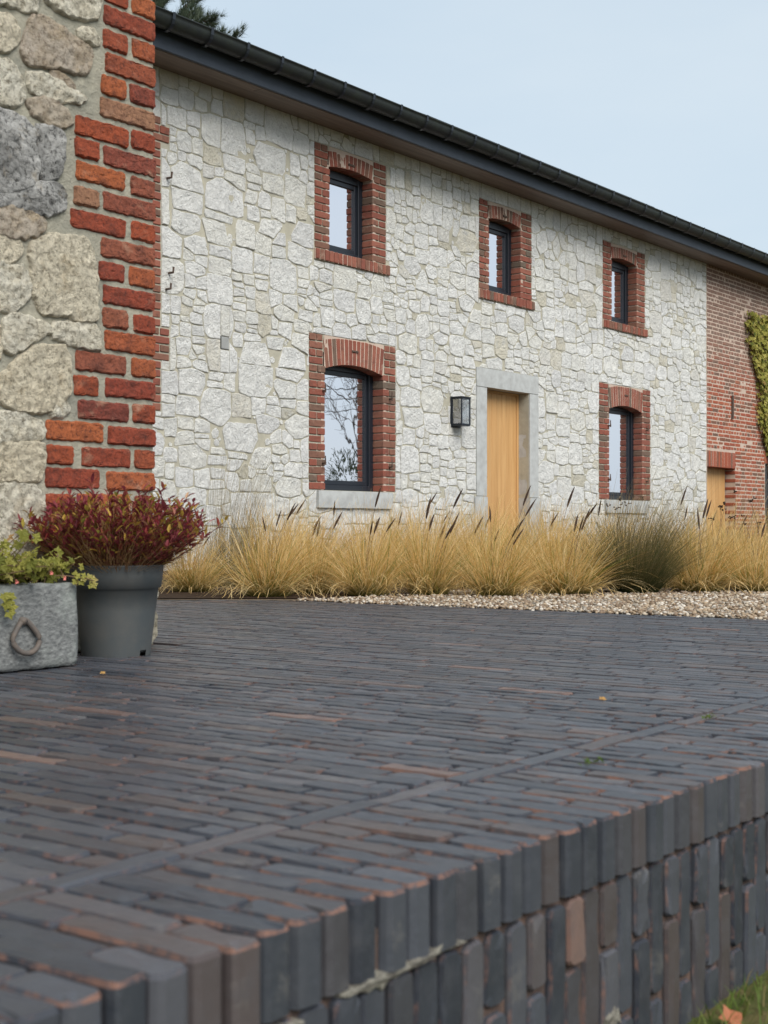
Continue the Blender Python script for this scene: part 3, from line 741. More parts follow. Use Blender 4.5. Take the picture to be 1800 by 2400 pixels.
def surround(q, Z, lower):
    s = part('brick_surround', house); xl, xr, ol, orr = q['xl'], q['xr'], q['ol'], q['orr']; pitch = .0795
    top, bot = Z['top'], Z['bot']; n = int(round((top - bot) / pitch)); ph = (top - bot) / n
    xa, xb = ol - .035, orr + .035               # the arch stands a little wider than the opening
    def arc(x, base, rise, a, b): t = (x - (a + b) / 2) / ((b - a) / 2); return base + rise * (1 - t * t)
    for side in (0, 1):
        for k in range(n):
            z0 = bot + k * ph; z1 = z0 + ph; zm = (z0 + z1) / 2
            beside = zm > Z['spring'] - .01
            a, b = (xl, xa if beside else ol) if side == 0 else (xb if beside else orr, xr)
            dep = -.03 if beside else -.150
            halves = [(a, b)] if k % 2 == 0 else [(a, (a + b) / 2), ((a + b) / 2, b)]
            for (c, d) in halves:
                inner = (side == 0 and d == b) or (side == 1 and c == a)
                brick_obj(c, d, z0, z1, WALL(FY), back=dep if inner else -.03, parent=s)
    # lining mortar of the jambs, recessed between the bricks
    for (c, d) in ((ol - .07, ol - .022), (orr + .022, orr + .07)): MB().add(*boxv(c, d, FY - .001, FY + .20, bot, Z['spring'] + .02)).build('jamb_mortar', MORTAR_P, s)
    nb = 15 if lower else 11; base = Z['spring']; mid = (xa + xb) / 2
    ztop = top - .008
    for k in range(nb):
        t0, t1 = k / nb, (k + 1) / nb; b0, b1 = ol + (orr - ol) * t0, ol + (orr - ol) * t1; u0, u1 = xa + (xb - xa) * t0, xa + (xb - xa) * t1
        g = .0055 * R.uniform(.7, 1.2)
        zb0, zb1 = arc(b0, base, Z['rise'], ol, orr), arc(b1, base, Z['rise'], ol, orr)
        zt0, zt1 = [min(ztop, top - .05 + .75 * (arc(x, 0, Z['rise'], xa, xb))) for x in (u0, u1)]
        q4 = [(b0 + g, zb0 + g * .3), (b1 - g, zb1 + g * .3), (u1 - g, zt1 - g), (u0 + g, zt0 - g)]
        olp = []
        for e in range(4):
            a, b = q4[e], q4[(e + 1) % 4]; L_ = math.dist(a, b); r = .005 / L_
            m_ = 1 if e % 2 == 0 else 3
            olp += [(a[0] + (b[0] - a[0]) * t + R.uniform(-.001, .001), a[1] + (b[1] - a[1]) * t + R.uniform(-.001, .001)) for t in ([r, 1 - r] if m_ == 1 else [r, .35, .68, 1 - r])]
        v, f, m = piece(olp, WALL(FY), [(0, -.150), (0, .002), (.005, .006 + R.gauss(0, .0018))], (.5,), .002, 18, 0)
        MB().add(v, f, m).build('brick', BRICK, s)
    # mortar bed above and behind the arch, with a curved underside
    nb = 14; b = MB(); vv = []; ff = []
    for k in range(nb + 1):
        x = ol - .02 + (orr - ol + .04) * k / nb; zb = arc(x, base, Z['rise'], ol, orr) + .008
        vv += [(x, FY - .002, zb), (x, FY - .002, top - .004), (x, FY + .2, zb), (x, FY + .2, top - .004)]
    for k in range(nb): o = 4 * k; ff += [(o, o + 4, o + 5, o + 1), (o + 2, o + 6, o + 4, o)]
    b.add(vv, ff); b.build('arch_mortar', MORTAR_P, s)
    if not lower:      # sill of bricks on edge
        ns = 17; a, b = xl - .008, xr + .055
        for k in range(ns):
            x0, x1 = a + (b - a) * k / ns, a + (b - a) * (k + 1) / ns
            brick_obj(x0, x1, Z['sill'] + .002, bot - .002, WALL(FY), back=-.150, proud=.028, parent=s)
        MB().add(*boxv(a + .004, b - .004, FY - .016, FY + .2, Z['sill'] + .008, bot - .008)).build('sill_mortar', MORTAR_P, s)
    else:
        v, f = rough_box(ol - .143, orr + .158, FY - .035, FY + .16, Z['sill'], bot - .003, .05, .0022, 8, .006)
        MB().add(v, f).build('stone_sill', BLUESTONE, s, smooth=False)
        for (x, z) in ((ol - .05, bot + .28), (ol - .05, base - .24), (orr + .12, bot + .28), (orr + .12, base - .24)):     # shutter pins
            p = MB(); p.add(*tube([(x, FY + .01, z), (x, FY - .045, z), (x, FY - .05, z + .01)], .010, 6)); p.add(*tube([(x, FY - .045, z - .02), (x, FY - .045, z + .075)], [.011, .006], 6))
            p.build('hinge_pin', IRON, s)
    x = (ol + orr) / 2
    MB().add(*bevbox(x - .055, x + .055, FY - .016, FY, top - .14, top - .118, .003)).build('iron_tie', IRON, s)
for q in LW: surround(q, LZ, True); pane_frame(q, LZ, LZ['spring'] + LZ['rise'] + .03, True)
for q in UW: surround(q, UZ, False); pane_frame(q, UZ, UZ['spring'] + UZ['rise'] - .01, False)

# entrance: bluestone frame and oak door
ent = part('entrance', house); D = DOOR
def blk(n, x0, x1, z0, z1, y0=FY - .012, y1=FY + .30): MB().add(*rough_box(x0, x1, y0, y1, z0, z1, .06, .0016, 7, .006)).build(n, BLUESTONE, ent)
blk('lintel', D['xl'], D['xr'], D['open'] + .003, D['top'])
blk('jamb', D['xl'], D['ol'], D['plinth'] + .003, D['open'] - .001); blk('jamb', D['orr'], D['xr'], D['plinth'] + .003, D['open'] - .001)
blk('plinth_block', D['xl'] - .045, D['ol'] + .004, -.1, D['plinth'] - .001, FY - .02); blk('plinth_block', D['orr'] - .004, D['xr'] + .072, -.1, D['plinth'] - .001, FY - .02)
dy = FY + .165
nb = 8; x0, x1 = D['ol'] + .03, D['orr'] - .045
for k in range(nb):
    a, b = x0 + (x1 - x0) * k / nb, x0 + (x1 - x0) * (k + 1) / nb
    MB().add(*bevbox(a + .0012, b - .0012, dy + R.uniform(0, .0012), dy + .04, .0, D['open'] - .03, .0035)).build('door_board', OAK, ent)
MB().add(*bevbox(D['orr'] - .044, D['orr'] + .01, dy - .012, dy + .06, 0, D['open'] + .004, .004)).build('door_frame', OAK, ent)
MB().add(*bevbox(D['ol'] - .01, D['ol'] + .029, dy - .012, dy + .06, 0, D['open'] + .004, .004)).build('door_frame', OAK, ent)
MB().add(*bevbox(D['ol'] + .03, D['orr'] - .045, dy - .01, dy + .06, D['open'] - .029, D['open'] + .004, .004)).build('door_frame', OAK, ent)
MB().add(*boxv(D['ol'] - .02, D['orr'] + .02, dy + .062, dy + .2, -.1, D['open'] + .05)).build('door_backing', SOIL, ent)
hd = MB(); hd.add(*tube([(x0 + .05, dy, 1.02), (x0 + .05, dy - .05, 1.02), (x0 + .15, dy - .055, 1.02)], .009, 8)); hd.add(*bevbox(x0 + .03, x0 + .07, dy - .008, dy, .94, 1.09, .003)); hd.build('door_handle', IRON, ent)

# air vent and small iron hooks in the stonework
vent = part('air_vent', house)
MB().add(*boxv(9.93, 10.045, FY + .002, FY + .03, 2.10, 2.22)).build('vent_frame', FRAME, vent)
for k in range(8): MB().add(*bevbox(9.935 + .013 * k, 9.942 + .013 * k, FY - .010, FY, 2.103, 2.217, .001)).build('slat', BLUESTONE, vent)
for (px, py) in ((391, 418), (395, 640), (389, 678)):
    x, z = onY(px, py, FY); b = MB(); b.add(*tube([(x, FY, z), (x, FY - .06, z), (x, FY - .065, z + .05)], .011, 6)); b.build('iron_hook', IRON, house)

# brick end of the house
def brick_free(x0, x1, z0, z1):
    for (a, b, c, d) in ((21.10, 22.20, -.5, 1.64), (23.48, 24.42, .44, 1.5)):
        if x1 > a + .005 and x0 < b - .005 and z1 > c + .01 and z0 < d - .01: return False
    return True
bl = []; z = -.1; row = 0
while z < 4.58:
    x = BX0 + .004 - (.06 if row % 2 else 0); k = row % 2
    while x < BX1:
        w_ = .225 if (row % 2 == 0) else .113
        if row % 4 == 1 and R.random() < .3: w_ = .225
        a, b = max(x, BX0 + .004), x + w_
        for (q0, q1) in ((21.10, 22.20), (23.48, 24.42)):      # cut at the openings
            if z < (1.62 if q0 < 22 else 1.47) and z + .065 > (-.5 if q0 < 22 else .46):
                if a < q0 < b: b = q0
                elif a < q1 < b: a = q1
        if b - a > .03 and brick_free(a, b, z, z + .065): bl.append((a, b, z, min(z + .065, 4.595)))
        x += w_
    z += .065; row += 1
bl.sort(key=lambda q: (not (pix_in(((q[0] + q[1]) / 2, FY, q[2])) and q[2] > .35 and q[0] < 22.9), -(q[1] - q[0]) * .2 + q[0] * .03))
rest = MB()
for n_, q in enumerate(bl):
    v, f, m = brick_piece(*q, WALL(FY + .002), -.17 if abs(q[0] - 22.2) < .012 else -.02, .004, .006, .0025, .002, False, .0085)
    if n_ < 270: MB().add(v, f, m).build('brick', OBRICK, bwall)
    else: rest.add(v, f, m)
rest.build('brick_field', OBRICK, bwall, kind='stuff')
sd2 = part('side_door', house)
for k in range(18):
    x0, x1 = 21.10 + 1.13 * k / 18, 21.10 + 1.13 * (k + 1) / 18
    brick_obj(x0, x1, 1.355, 1.625, WALL(FY), back=-.17, proud=.004, parent=sd2, mat=OBRICK, g=.006)
for k in range(6):
    a = 21.11 + .18 * k; MB().add(*bevbox(a + .001, a + .179, FY + .17, FY + .2, -.1, 1.37, .003)).build('door_board', OAK, sd2)
so_ = part('dark_opening', house)
MB().add(*boxv(23.49, 24.41, FY + .12, FY + .2, .44, 1.5)).build('dark_leaf', FRAME, so_)
for k in range(11): brick_obj(23.46 + .0882 * k, 23.46 + .0882 * (k + 1), 1.49, 1.70, WALL(FY - .006), back=-.13, parent=so_, mat=OBRICK)
MB().add(*bevbox(22.045, 22.10, FY - .03, FY - .008, 2.17, 2.56, .004)).build('wall_anchor', IRON, house)

# eaves: soffit boards, fascia, half-round gutter with straps, roof
GY, GZ, GR = 8.825, 4.800, .086
for k in range(3):
    y0 = 8.955 + .128 * k
    for s_ in range(4):
        xa = 3.5 + 6.6 * s_ + (1.7 * k) % 2.3; xb = min(xa + 6.6, 30)
        MB().add(*bevbox(xa, xb - .006, y0, y0 + .122, 4.548 + .008 * k, 4.570 + .008 * k, .004)).build('soffit_board', SOFFIT, house)
MB().add(*boxv(3.5, 30, 8.95, 9.40, 4.585, 4.62)).build('soffit_backing', SOFFIT, house)
MB().add(*bevbox(3.5, 30, 8.922, 8.952, 4.553, 4.79, .003)).build('fascia', FASCIA, house)
gv = []; gf = []; ns = 14
prof = [(GY + GR * math.cos(a), GZ - GR * 1.32 * math.sin(a)) for a in [math.pi * k / ns for k in range(ns + 1)]]
prof = [(GY + GR - .002, GZ + .02)] + prof + [(GY - GR - .008, GZ + .004), (GY - GR - .010, GZ + .014), (GY - GR, GZ + .018)]
prof2 = [(y + (GY - y) * .06, z + .004) for y, z in prof]
for X in (3.5, 30.0):
    gv += [(X, y, z) for y, z in prof]; gv += [(X, y, z) for y, z in prof2]
n = len(prof)
for k in range(n - 1): gf += [(k, k + 1, 2 * n + k + 1, 2 * n + k), (n + k + 1, n + k, 3 * n + k, 3 * n + k + 1)]
MB().add(gv, gf).build('gutter', GUTTER, house, smooth=True)
x = 8.69 - .475 * 8; r2 = GR + .013
while x < 29.8:
    b = MB(); arcp = [(GY + r2 * math.cos(a), GZ - r2 * 1.32 * math.sin(a)) for a in [math.pi * k / 10 for k in range(11)]]
    arcp.append((GY - GR - .016, GZ + .02))
    vv = [(X, y, z) for X in (x, x + .034) for y, z in arcp]; n = len(arcp)
    b.add(vv, [(k, k + 1, n + k + 1, n + k) for k in range(n - 1)]); b.build('gutter_strap', FRAME, house); x += .475
pt = math.tan(math.radians(25))
def roofz(y): return 4.842 + (y - 8.86) * pt
rb = MB()
for (y0, y1, z0, z1) in ((8.84, 12.6, roofz(8.84), roofz(12.6)), (12.6, 16.4, roofz(12.6), roofz(8.84))):
    vv = [(3.4, y0, z0), (30.1, y0, z0), (30.1, y1, z1), (3.4, y1, z1), (3.4, y0, z0 - .03), (30.1, y0, z0 - .03), (30.1, y1, z1 - .03), (3.4, y1, z1 - .03)]
    rb.add(vv, [(0, 1, 2, 3), (4, 7, 6, 5), (0, 4, 5, 1), (1, 5, 6, 2), (2, 6, 7, 3), (3, 7, 4, 0)])
rb.build('roof', ROOFM, house)
for k in range(5):
    x0 = 13.1 + 1.14 * k; y0, y1 = 9.12, 10.8
    vv = []
    for dz in (.02, .055): vv += [(x0, y0, roofz(y0) + dz), (x0 + 1.12, y0, roofz(y0) + dz), (x0 + 1.12, y1, roofz(y1) + dz), (x0, y1, roofz(y1) + dz)]
    MB().add(vv, [(3, 2, 1, 0), (4, 5, 6, 7), (0, 1, 5, 4), (1, 2, 6, 5), (2, 3, 7, 6), (3, 0, 4, 7)]).build('solar_panel', PANELM, house)

# wall lantern
lx, lz0, lz1 = 13.845, 1.60, 1.915; ly0, ly1 = FY - .155, FY - .012; lw = .188
lan = thing('wall_lantern', (lx, FY, 1.6), 'black rectangular glass wall lantern left of the oak door', 'lantern')
fr_ = MB(); t_ = .014
for xx in (lx, lx + lw - t_):
    for yy in (ly0, ly1 - t_): fr_.add(*boxv(xx, xx + t_, yy, yy + t_, lz0, lz1))
for zz in (lz0, lz1 - t_):
    fr_.add(*boxv(lx + t_, lx + lw - t_, ly0 + .001, ly0 + t_, zz, zz + t_)); fr_.add(*boxv(lx + .001, lx + t_, ly0 + t_, ly1 - t_, zz, zz + t_)); fr_.add(*boxv(lx + lw - t_, lx + lw - .001, ly0 + t_, ly1 - t_, zz, zz + t_))
fr_.build('frame', FRAME, lan)
MB().add(*bevbox(lx - .008, lx + lw + .008, ly0 - .008, ly1 + .004, lz1 + .001, lz1 + .016, .003)).build('cap', FRAME, lan)
MB().add(*bevbox(lx + .002, lx + lw - .002, ly0 + .002, ly1, lz0 - .012, lz0 - .001, .002)).build('floor_plate', FRAME, lan)
MB().add(*bevbox(lx - .012, lx + lw + .012, ly1, FY - .0005, lz0 - .03, lz1 + .02, .003)).build('back_plate', FRAME, lan)
MB().add(*boxv(lx + t_, lx + lw - t_, ly0 + .005, ly0 + .008, lz0 + t_, lz1 - t_)).build('glass_pane', CLEAR, lan)
for xx in (lx + .004, lx + lw - .008): MB().add(*boxv(xx, xx + .003, ly0 + t_, ly1 - t_, lz0 + t_, lz1 - t_)).build('glass_pane', CLEAR, lan)
v, f = lathe([(.0, lz0 + .03), (.022, lz0 + .03), (.022, lz0 + .09), (.016, lz0 + .10), (.024, lz0 + .13), (.02, lz0 + .17), (.0, lz0 + .185)], lx + lw / 2, (ly0 + ly1) / 2, 12)
MB().add(v, f).build('bulb', BLUESTONE, lan, smooth=True)

# ------------------------------------------------------------------ stone wing at the left
WY, WX = 3.516, 3.412
wing = thing('stone_wing', (WX, WY, 0), 'projecting rubble stone building corner with orange-red brick quoins at left', 'building')
b = MB(); nx_, nz_ = 70, 80; xs = [1.2 + (WX - .006 - 1.2) * i / nx_ for i in range(nx_ + 1)]; zs = [2.5 * k / nz_ for k in range(nz_ + 1)]
vv = [(x, WY + .001 - .004 * noise.noise(Vector((x * 9, 1.0, z * 9))) - .003 * noise.noise(Vector((x * 30, 5, z * 30))), z) for z in zs for x in xs]
ff = [(k * (nx_ + 1) + i, k * (nx_ + 1) + i + 1, (k + 1) * (nx_ + 1) + i + 1, (k + 1) * (nx_ + 1) + i) for k in range(nz_) for i in range(nx_)]
b.add(vv, ff); b.build('pointing', MORTAR_G, wing, smooth=True)
wcore = MB(); wcore.add(*boxv(-6, WX - .008, WY + .012, 9.3, -.3, 4.6)); wcore.build('wall_core', MORTAR_G, wing)
wroof = MB(); wroof.add(*boxv(-6, WX + .2, WY - .3, 9.2, 4.602, 4.75)); wroof.build('roof_edge', FASCIA, wing)
Zq = 2.765
qrows = [  # (row, [(left, right) in picture sixths]) : brick ends along each course of the quoin
 (-3, [(720, 1000)]), (-2, [(670, 825), (855, 1000)]), (-1, [(670, 1000)]), (0, [(665, 825), (855, 1000)]), (1, [(670, 1000)]), (2, [(665, 825), (855, 1000)]), (3, [(680, 1000)]), (4, [(655, 815), (840, 1000)]), (5, [(650, 990)]),
 (6, [(485, 828), (850, 1000)]), (7, [(485, 642), (668, 1000)]), (8, [(492, 808), (848, 1000)]), (9, [(478, 638), (664, 1000)]), (10, [(455, 812), (845, 1000)]),
 (11, [(655, 1000)]), (12, [(640, 806), (834, 1000)]), (13, [(668, 1000)]), (14, [(664, 826), (864, 1000)]), (15, [(674, 1000)]),
 (16, [(485, 812), (852, 1000)]), (17, [(478, 636), (680, 1002)]), (18, [(502, 830), (858, 1000)]), (19, [(295, 666), (698, 1000)]), (20, [(298, 476), (528, 842), (868, 1004)]),
 (21, [(288, 642), (688, 1004)]), (22, [(290, 470), (500, 840), (870, 1000)]), (23, [(480, 830), (860, 1000)]), (24, [(660, 1000)]), (25, [(650, 815), (845, 1000)])]
fixed = {5: 1.0, 9: None}
for k, br in qrows:
    zt_ = 2.112 - .0764 * (k - 1); zb_ = zt_ - .0655
    for (a, c) in br:
        x0 = onY(a / Zq, 0, WY)[0]; x1 = onY(c / Zq, 0, WY)[0]
        if c >= 990: x1 = WX + R.uniform(-.002, .004)
        tilt = R.gauss(0, .0015); ol = rrect(x0, x1, zb_ + tilt, zt_ - R.uniform(0, .004) + tilt, .008, .0022, .014, .012)
        v, f, m = piece(ol, WALL(WY), [(0, -.10 if c >= 990 else -.03), (0, .001), (.003, .006 + R.gauss(0, .001)), (.006, .0085 + R.gauss(0, .0012))], (.85, .7, .55, .4, .2), .0026, 60, 0, 0, .004)
        rv = R.random() * .9 if not (k == 5 or (k == 9 and a < 500)) else 1.0
        MB().add(v, f, m, rnd=rv).build('brick', WBRICK, wing)
U = 1659
wst = [  # outlines of the large stones, picture-measured, laid on the wall
 ([(-60, -60), (235, -60), (232, 20), (222, 72), (130, 58), (40, 25), (-60, 5)], 'W'), ([(285, -80), (640, -80), (638, 40), (630, 108), (560, 118), (440, 98), (345, 45), (300, 5)], 'W'),
 ([(-60, 95), (60, 108), (112, 190), (115, 262), (45, 330), (-60, 300)], 'W'), ([(215, 110), (310, 128), (405, 198), (500, 268), (578, 330), (568, 440), (530, 482), (400, 442), (300, 428), (180, 412), (138, 330), (150, 265), (180, 175)], 'O'),
 ([(500, 205), (580, 188), (615, 215), (640, 268), (632, 288), (560, 262), (512, 232)], 'W'), ([(-60, 395), (55, 408), (110, 470), (135, 560), (152, 638), (80, 690), (-60, 640)], 'W'),
 ([(175, 478), (300, 488), (380, 545), (470, 590), (552, 642), (510, 662), (350, 642), (205, 582)], 'W'), ([(330, 468), (425, 505), (478, 580), (395, 548)], 'O'),
 ([(180, 655), (300, 638), (400, 695), (460, 788), (420, 822), (310, 802), (210, 730)], 'O'),
 ([(-60, 735), (60, 742), (130, 775), (205, 850), (210, 960), (235, 1100), (200, 1180), (100, 1230), (-60, 1220)], 'G'), ([(240, 825), (330, 838), (396, 868), (402, 1000), (385, 1100), (330, 1160), (270, 1150), (245, 1020)], 'G'),
 ([(-60, 1240), (110, 1250), (230, 1195), (330, 1190), (400, 1230), (408, 1340), (300, 1385), (160, 1350), (-60, 1310)], 'G'),
 ([(-60, 1330), (120, 1352), (230, 1398), (285, 1440), (262, 1500), (130, 1542), (-60, 1490)], 'O'), ([(-60, 1530), (70, 1545), (128, 1590), (135, 1640), (60, 1690), (-60, 1700)], 'W'),
 ([(200, U - 75), (330, U - 132), (430, U - 120), (548, U - 108), (592, U - 5), (618, U + 150), (618, U + 300), (608, U + 412), (520, U + 418), (400, U + 372), (285, U + 375), (222, U + 265), (203, U + 100)], 'W'),
 ([(-60, U + 55), (60, U + 60), (130, U + 72), (182, U + 150), (182, U + 255), (85, U + 350), (-60, U + 340)], 'W'), ([(18, U + 440), (60, U + 380), (135, U + 390), (300, U + 448), (312, U + 490), (180, U + 568), (62, U + 634), (20, U + 585)], 'W'),
 ([(345, U + 440), (470, U + 438), (600, U + 450), (634, U + 500), (632, U + 606), (500, U + 582), (345, U + 530)], 'W'), ([(-60, U + 470), (-5, U + 470), (0, U + 640), (-60, U + 700)], 'W'),
 ([(210, U + 602), (320, U + 590), (405, U + 592), (440, U + 680), (446, U + 780), (438, U + 895), (300, U + 1008), (130, U + 1002), (20, U + 952), (-5, U + 860), (12, U + 788), (90, U + 695)], 'W'),
 ([(320, U + 1005), (400, U + 938), (440, U + 985), (430, U + 1025), (330, U + 1040)], 'W'), ([(-60, U + 1030), (80, U + 1022), (150, U + 1022), (262, U + 1090), (278, U + 1132), (230, U + 1188), (-60, U + 1195)], 'W'),
 ([(-60, U + 1232), (90, U + 1214), (200, U + 1214), (272, U + 1222), (278, U + 1300), (272, U + 1380), (240, U + 1452), (60, U + 1452), (-60, U + 1425)], 'W'),
 ([(-60, U + 1500), (100, U + 1482), (205, U + 1490), (266, U + 1545), (272, U + 1640), (262, U + 1740), (100, U + 1760), (-60, U + 1760)], 'W')]
def refine(poly, step):
    out = []; n = len(poly)
    for i in range(n):       # rounded, closely stepped outline
        p0, p1, p2, p3 = poly[i - 1], poly[i], poly[(i + 1) % n], poly[(i + 2) % n]
        m = max(1, int(math.dist(p1, p2) / step))
        for k in range(m):
            t = k / m; c = []
            for d in (0, 1):
                lin = p1[d] + (p2[d] - p1[d]) * t
                cr = .5 * (2 * p1[d] + (p2[d] - p0[d]) * t + (2 * p0[d] - 5 * p1[d] + 4 * p2[d] - p3[d]) * t * t + (3 * p1[d] - p0[d] - 3 * p2[d] + p3[d]) * t ** 3)
                c.append(.5 * lin + .5 * cr)
            out.append(tuple(c))
    return out
def ccw(p): return p if sum(p[i - 1][0] * p[i][1] - p[i][0] * p[i - 1][1] for i in range(len(p))) > 0 else p[::-1]
def wing_stone(poly, kind):
    ol = inset(refine(ccw(poly), .009), -.013 if kind == 'G' else -.010)
    ol = [(x + noise.noise(Vector((x * 45, z * 45, 2))) * .008, z + noise.noise(Vector((x * 45, z * 45, 9))) * .008) for x, z in ol]
    sz = math.sqrt(abs(sum(ol[i - 1][0] * ol[i][1] - ol[i][0] * ol[i - 1][1] for i in range(len(ol)))) / 2)
    p = min(.015, .005 + sz * .05)
    v, f, m = piece(ol, WALL(WY), [(0, -.03), (0, .001), (.003, p * .7), (.007, p)], (.94, .88, .82, .76, .70, .63, .56, .48, .40, .31, .22, .12), .0055, 44, 0, .003)
    MB().add(v, f, m).build('stone', {'W': WSTONE, 'O': WSTONE_O, 'G': WSTONE_G}[kind], wing)
for poly, kind in wst: wing_stone([onY(px / Zq, py / Zq, WY) for px, py in poly], kind)
RS2 = random.Random(8); z = -.02       # the stones beside and below them
while z < 2.4:
    hh = RS2.uniform(.12, .24); x = 2.73
    while x > 1.25:
        ww = RS2.uniform(.14, .32); g = .014
        if z + hh < 2.6: wing_stone([(p[0], p[1]) for p in rrect(x - ww + g, x - g, z + g, z + hh - g, .035, .008, .06, .06)], RS2.choice('WWWWO'))
        x -= ww
    z += hh
x0 = 2.76
for (a, c, z0, z1) in ((2.76, 2.93, .02, .20), (2.95, 3.14, .0, .15), (3.15, 3.415, .0, .125), (2.95, 3.13, .16, .30), (3.15, 3.416, .135, .27), (2.76, 2.92, .21, .42)):
    wing_stone(rrect(a + .008, c - .004, z0 + .008, z1 - .006, .03, .004, .05, .05), 'W')

# ------------------------------------------------------------------ trough, pot and their plants
tr = thing('stone_trough', (2.3, 3.3, 0), 'old grey stone trough with an iron ring, beside the plastic pot', 'trough')
TX0, TX1, TY0, TY1, TZ = 1.55, 2.735, 3.125, 3.44, .240
tm = MB()
tm.add(*rough_box(TX0, TX1, TY0, TY0 + .07, .004, TZ, .014, .0045, 11, .009)); tm.add(*rough_box(TX0 + .01, TX1 - .01, TY1 - .06, TY1, .004, TZ - .004, .04, .005, 7, .018))
tm.add(*rough_box(TX1 - .08, TX1 - .004, TY0 + .05, TY1 - .04, .004, TZ - .003, .03, .005, 7, .015)); tm.add(*rough_box(TX0 + .004, TX0 + .08, TY0 + .05, TY1 - .04, .004, TZ - .003, .04, .005, 7, .015))
tm.add(*boxv(TX0 + .05, TX1 - .05, TY0 + .05, TY1 - .04, .01, .08)); tm.build('basin', TROUGH, tr, smooth=True)
MB().add(*boxv(TX0 + .06, TX1 - .06, TY0 + .06, TY1 - .05, .08, TZ - .03)).build('soil', SOIL, tr)
rxc, rzc = onY(60, 1492, TY0 - .012)
pth = []
for k in range(25):
    a = 2 * math.pi * k / 24; rr = .036 + .007 * max(0, math.cos(a)) ** 3
    pth.append((rxc + .046 * math.sin(a) * (1 - .42 * max(0, math.cos(a))), TY0 - .014 + .008 * math.cos(a), rzc + rr * math.cos(a) * 1.15 - .004))
MB().add(*tube(pth, .0078, 8)).build('iron_ring', OLDIRON, tr, smooth=True)
MB().add(*tube([(rxc - .004, TY0 + .02, rzc + .044), (rxc - .004, TY0 - .014, rzc + .042)], .011, 8)).build('ring_staple', OLDIRON, tr, smooth=True)

PX, PY = 3.055, 3.318; RR, RBt, PH = .148, .106, .281
pot = thing('plastic_pot', (PX, PY, 0), 'grey plastic nursery pot with wide rim holding the red shrub', 'pot')
def edge_r(z): return RBt + (RR - .008 - RBt) * z / PH
face_a = math.atan2(-PY, -PX); na = face_a + math.radians(50); SEG = 72
def notch(i, k):
    a = 2 * math.pi * k / SEG
    return i == 0 and any(abs((a - (na + j * math.pi / 2) + math.pi) % (2 * math.pi) - math.pi) < .13 for j in range(0, 4, 2))
prof = [(RBt, .0), (edge_r(.019), .019), (edge_r(.06), .06), (edge_r(.14), .14), (edge_r(.208), .208), (edge_r(.208) + .009, .2105), (RR - .003, .25), (RR, PH - .003), (RR + .002, PH), (RR - .004, PH), (RR - .008, PH - .01), (edge_r(.2) - .004, .2), (RBt - .004, .012), (.0, .012)]
v, f = lathe(prof, PX, PY, SEG, notch); MB().add(v, f).build('pot_wall', POTM, pot, smooth=True)
v, f = lathe([(RR - .01, PH - .035), (.08, PH - .02), (0, PH - .018)], PX, PY, 24); MB().add(v, f).build('soil', SOIL, pot)

def leaf(mb, p, d, up, L_, W_, rnd, fold=.25, h=0.0):
    d = d.normalized(); s = d.cross(up); s = s.normalized() if s.length > 1e-4 else d.orthogonal().normalized(); n = s.cross(d)
    q = [p, p + d * L_ * .35 + s * W_ * .5 + n * W_ * fold, p + d * L_ * .72 + s * W_ * .33 + n * W_ * fold * .6, p + d * L_ - n * L_ * .12, p + d * L_ * .72 - s * W_ * .33 + n * W_ * fold * .6, p + d * L_ * .35 - s * W_ * .5 + n * W_ * fold, p + d * L_ * .5]
    mb.add(q, [(0, 6, 1), (1, 6, 2), (2, 6, 3), (3, 6, 4), (4, 6, 5), (5, 6, 0)], 0, rnd, [h] * 7)
RP = random.Random(4)
shrub = thing('potted_shrub', (PX, PY, PH - .03), 'bushy shrub with burgundy and yellow autumn leaves in the grey pot', 'shrub')
lf = MB(); st = MB(); fine = MB()
for k in range(430):
    az = RP.uniform(0, 2 * math.pi); r0 = .11 * math.sqrt(RP.random()); sp = RP.uniform(.05, 1.0) ** .8
    L_ = RP.uniform(.18, .285) * (1.0 - .06 * sp) + .03 * (RP.random() < .15); th = sp * 1.55
    p = Vector((PX + r0 * math.cos(az), PY + r0 * math.sin(az), PH - .025)); d = Vector((math.cos(az) * math.sin(th * .75), math.sin(az) * math.sin(th * .75), math.cos(th * .75)))
    pts = [p.copy()]; n = 6
    for i in range(n):
        d = (d + Vector((RP.gauss(0, .10), RP.gauss(0, .10), .07 if sp > .5 else 0)) + Vector((math.cos(az), math.sin(az), 0)) * .05).normalized(); p = p + d * L_ / n
        if p.y > WY - .03: p.y = WY - .03 - RP.uniform(0, .02)
        pts.append(p.copy())
    st.add(*tube(pts, [.0016, .0015, .0014, .0012, .001, .0009, .0007], 4))
    for i in range(2, n + 1):
        for q in range(RP.choice([1, 2, 2, 3]) + (2 if i >= 5 else 0)):
            a2 = RP.uniform(0, 6.28); dd = (pts[i] - pts[i - 1]).normalized() * .8 + Vector((math.cos(a2), math.sin(a2), RP.uniform(-.1, .5))) * .75
            outer = i / n + sp * .35; rv = RP.uniform(0, .58) if RP.random() < (.38 if (i < 6 and sp < .6) else .60) + .12 * outer else RP.uniform(.64, .96)
            if RP.random() < .04: rv = RP.uniform(.96, 1)
            leaf(lf, pts[i] - (pts[i] - pts[i - 1]) * RP.random(), dd, Vector((0, 0, 1)), RP.uniform(.018, .040), RP.uniform(.007, .0135), rv)
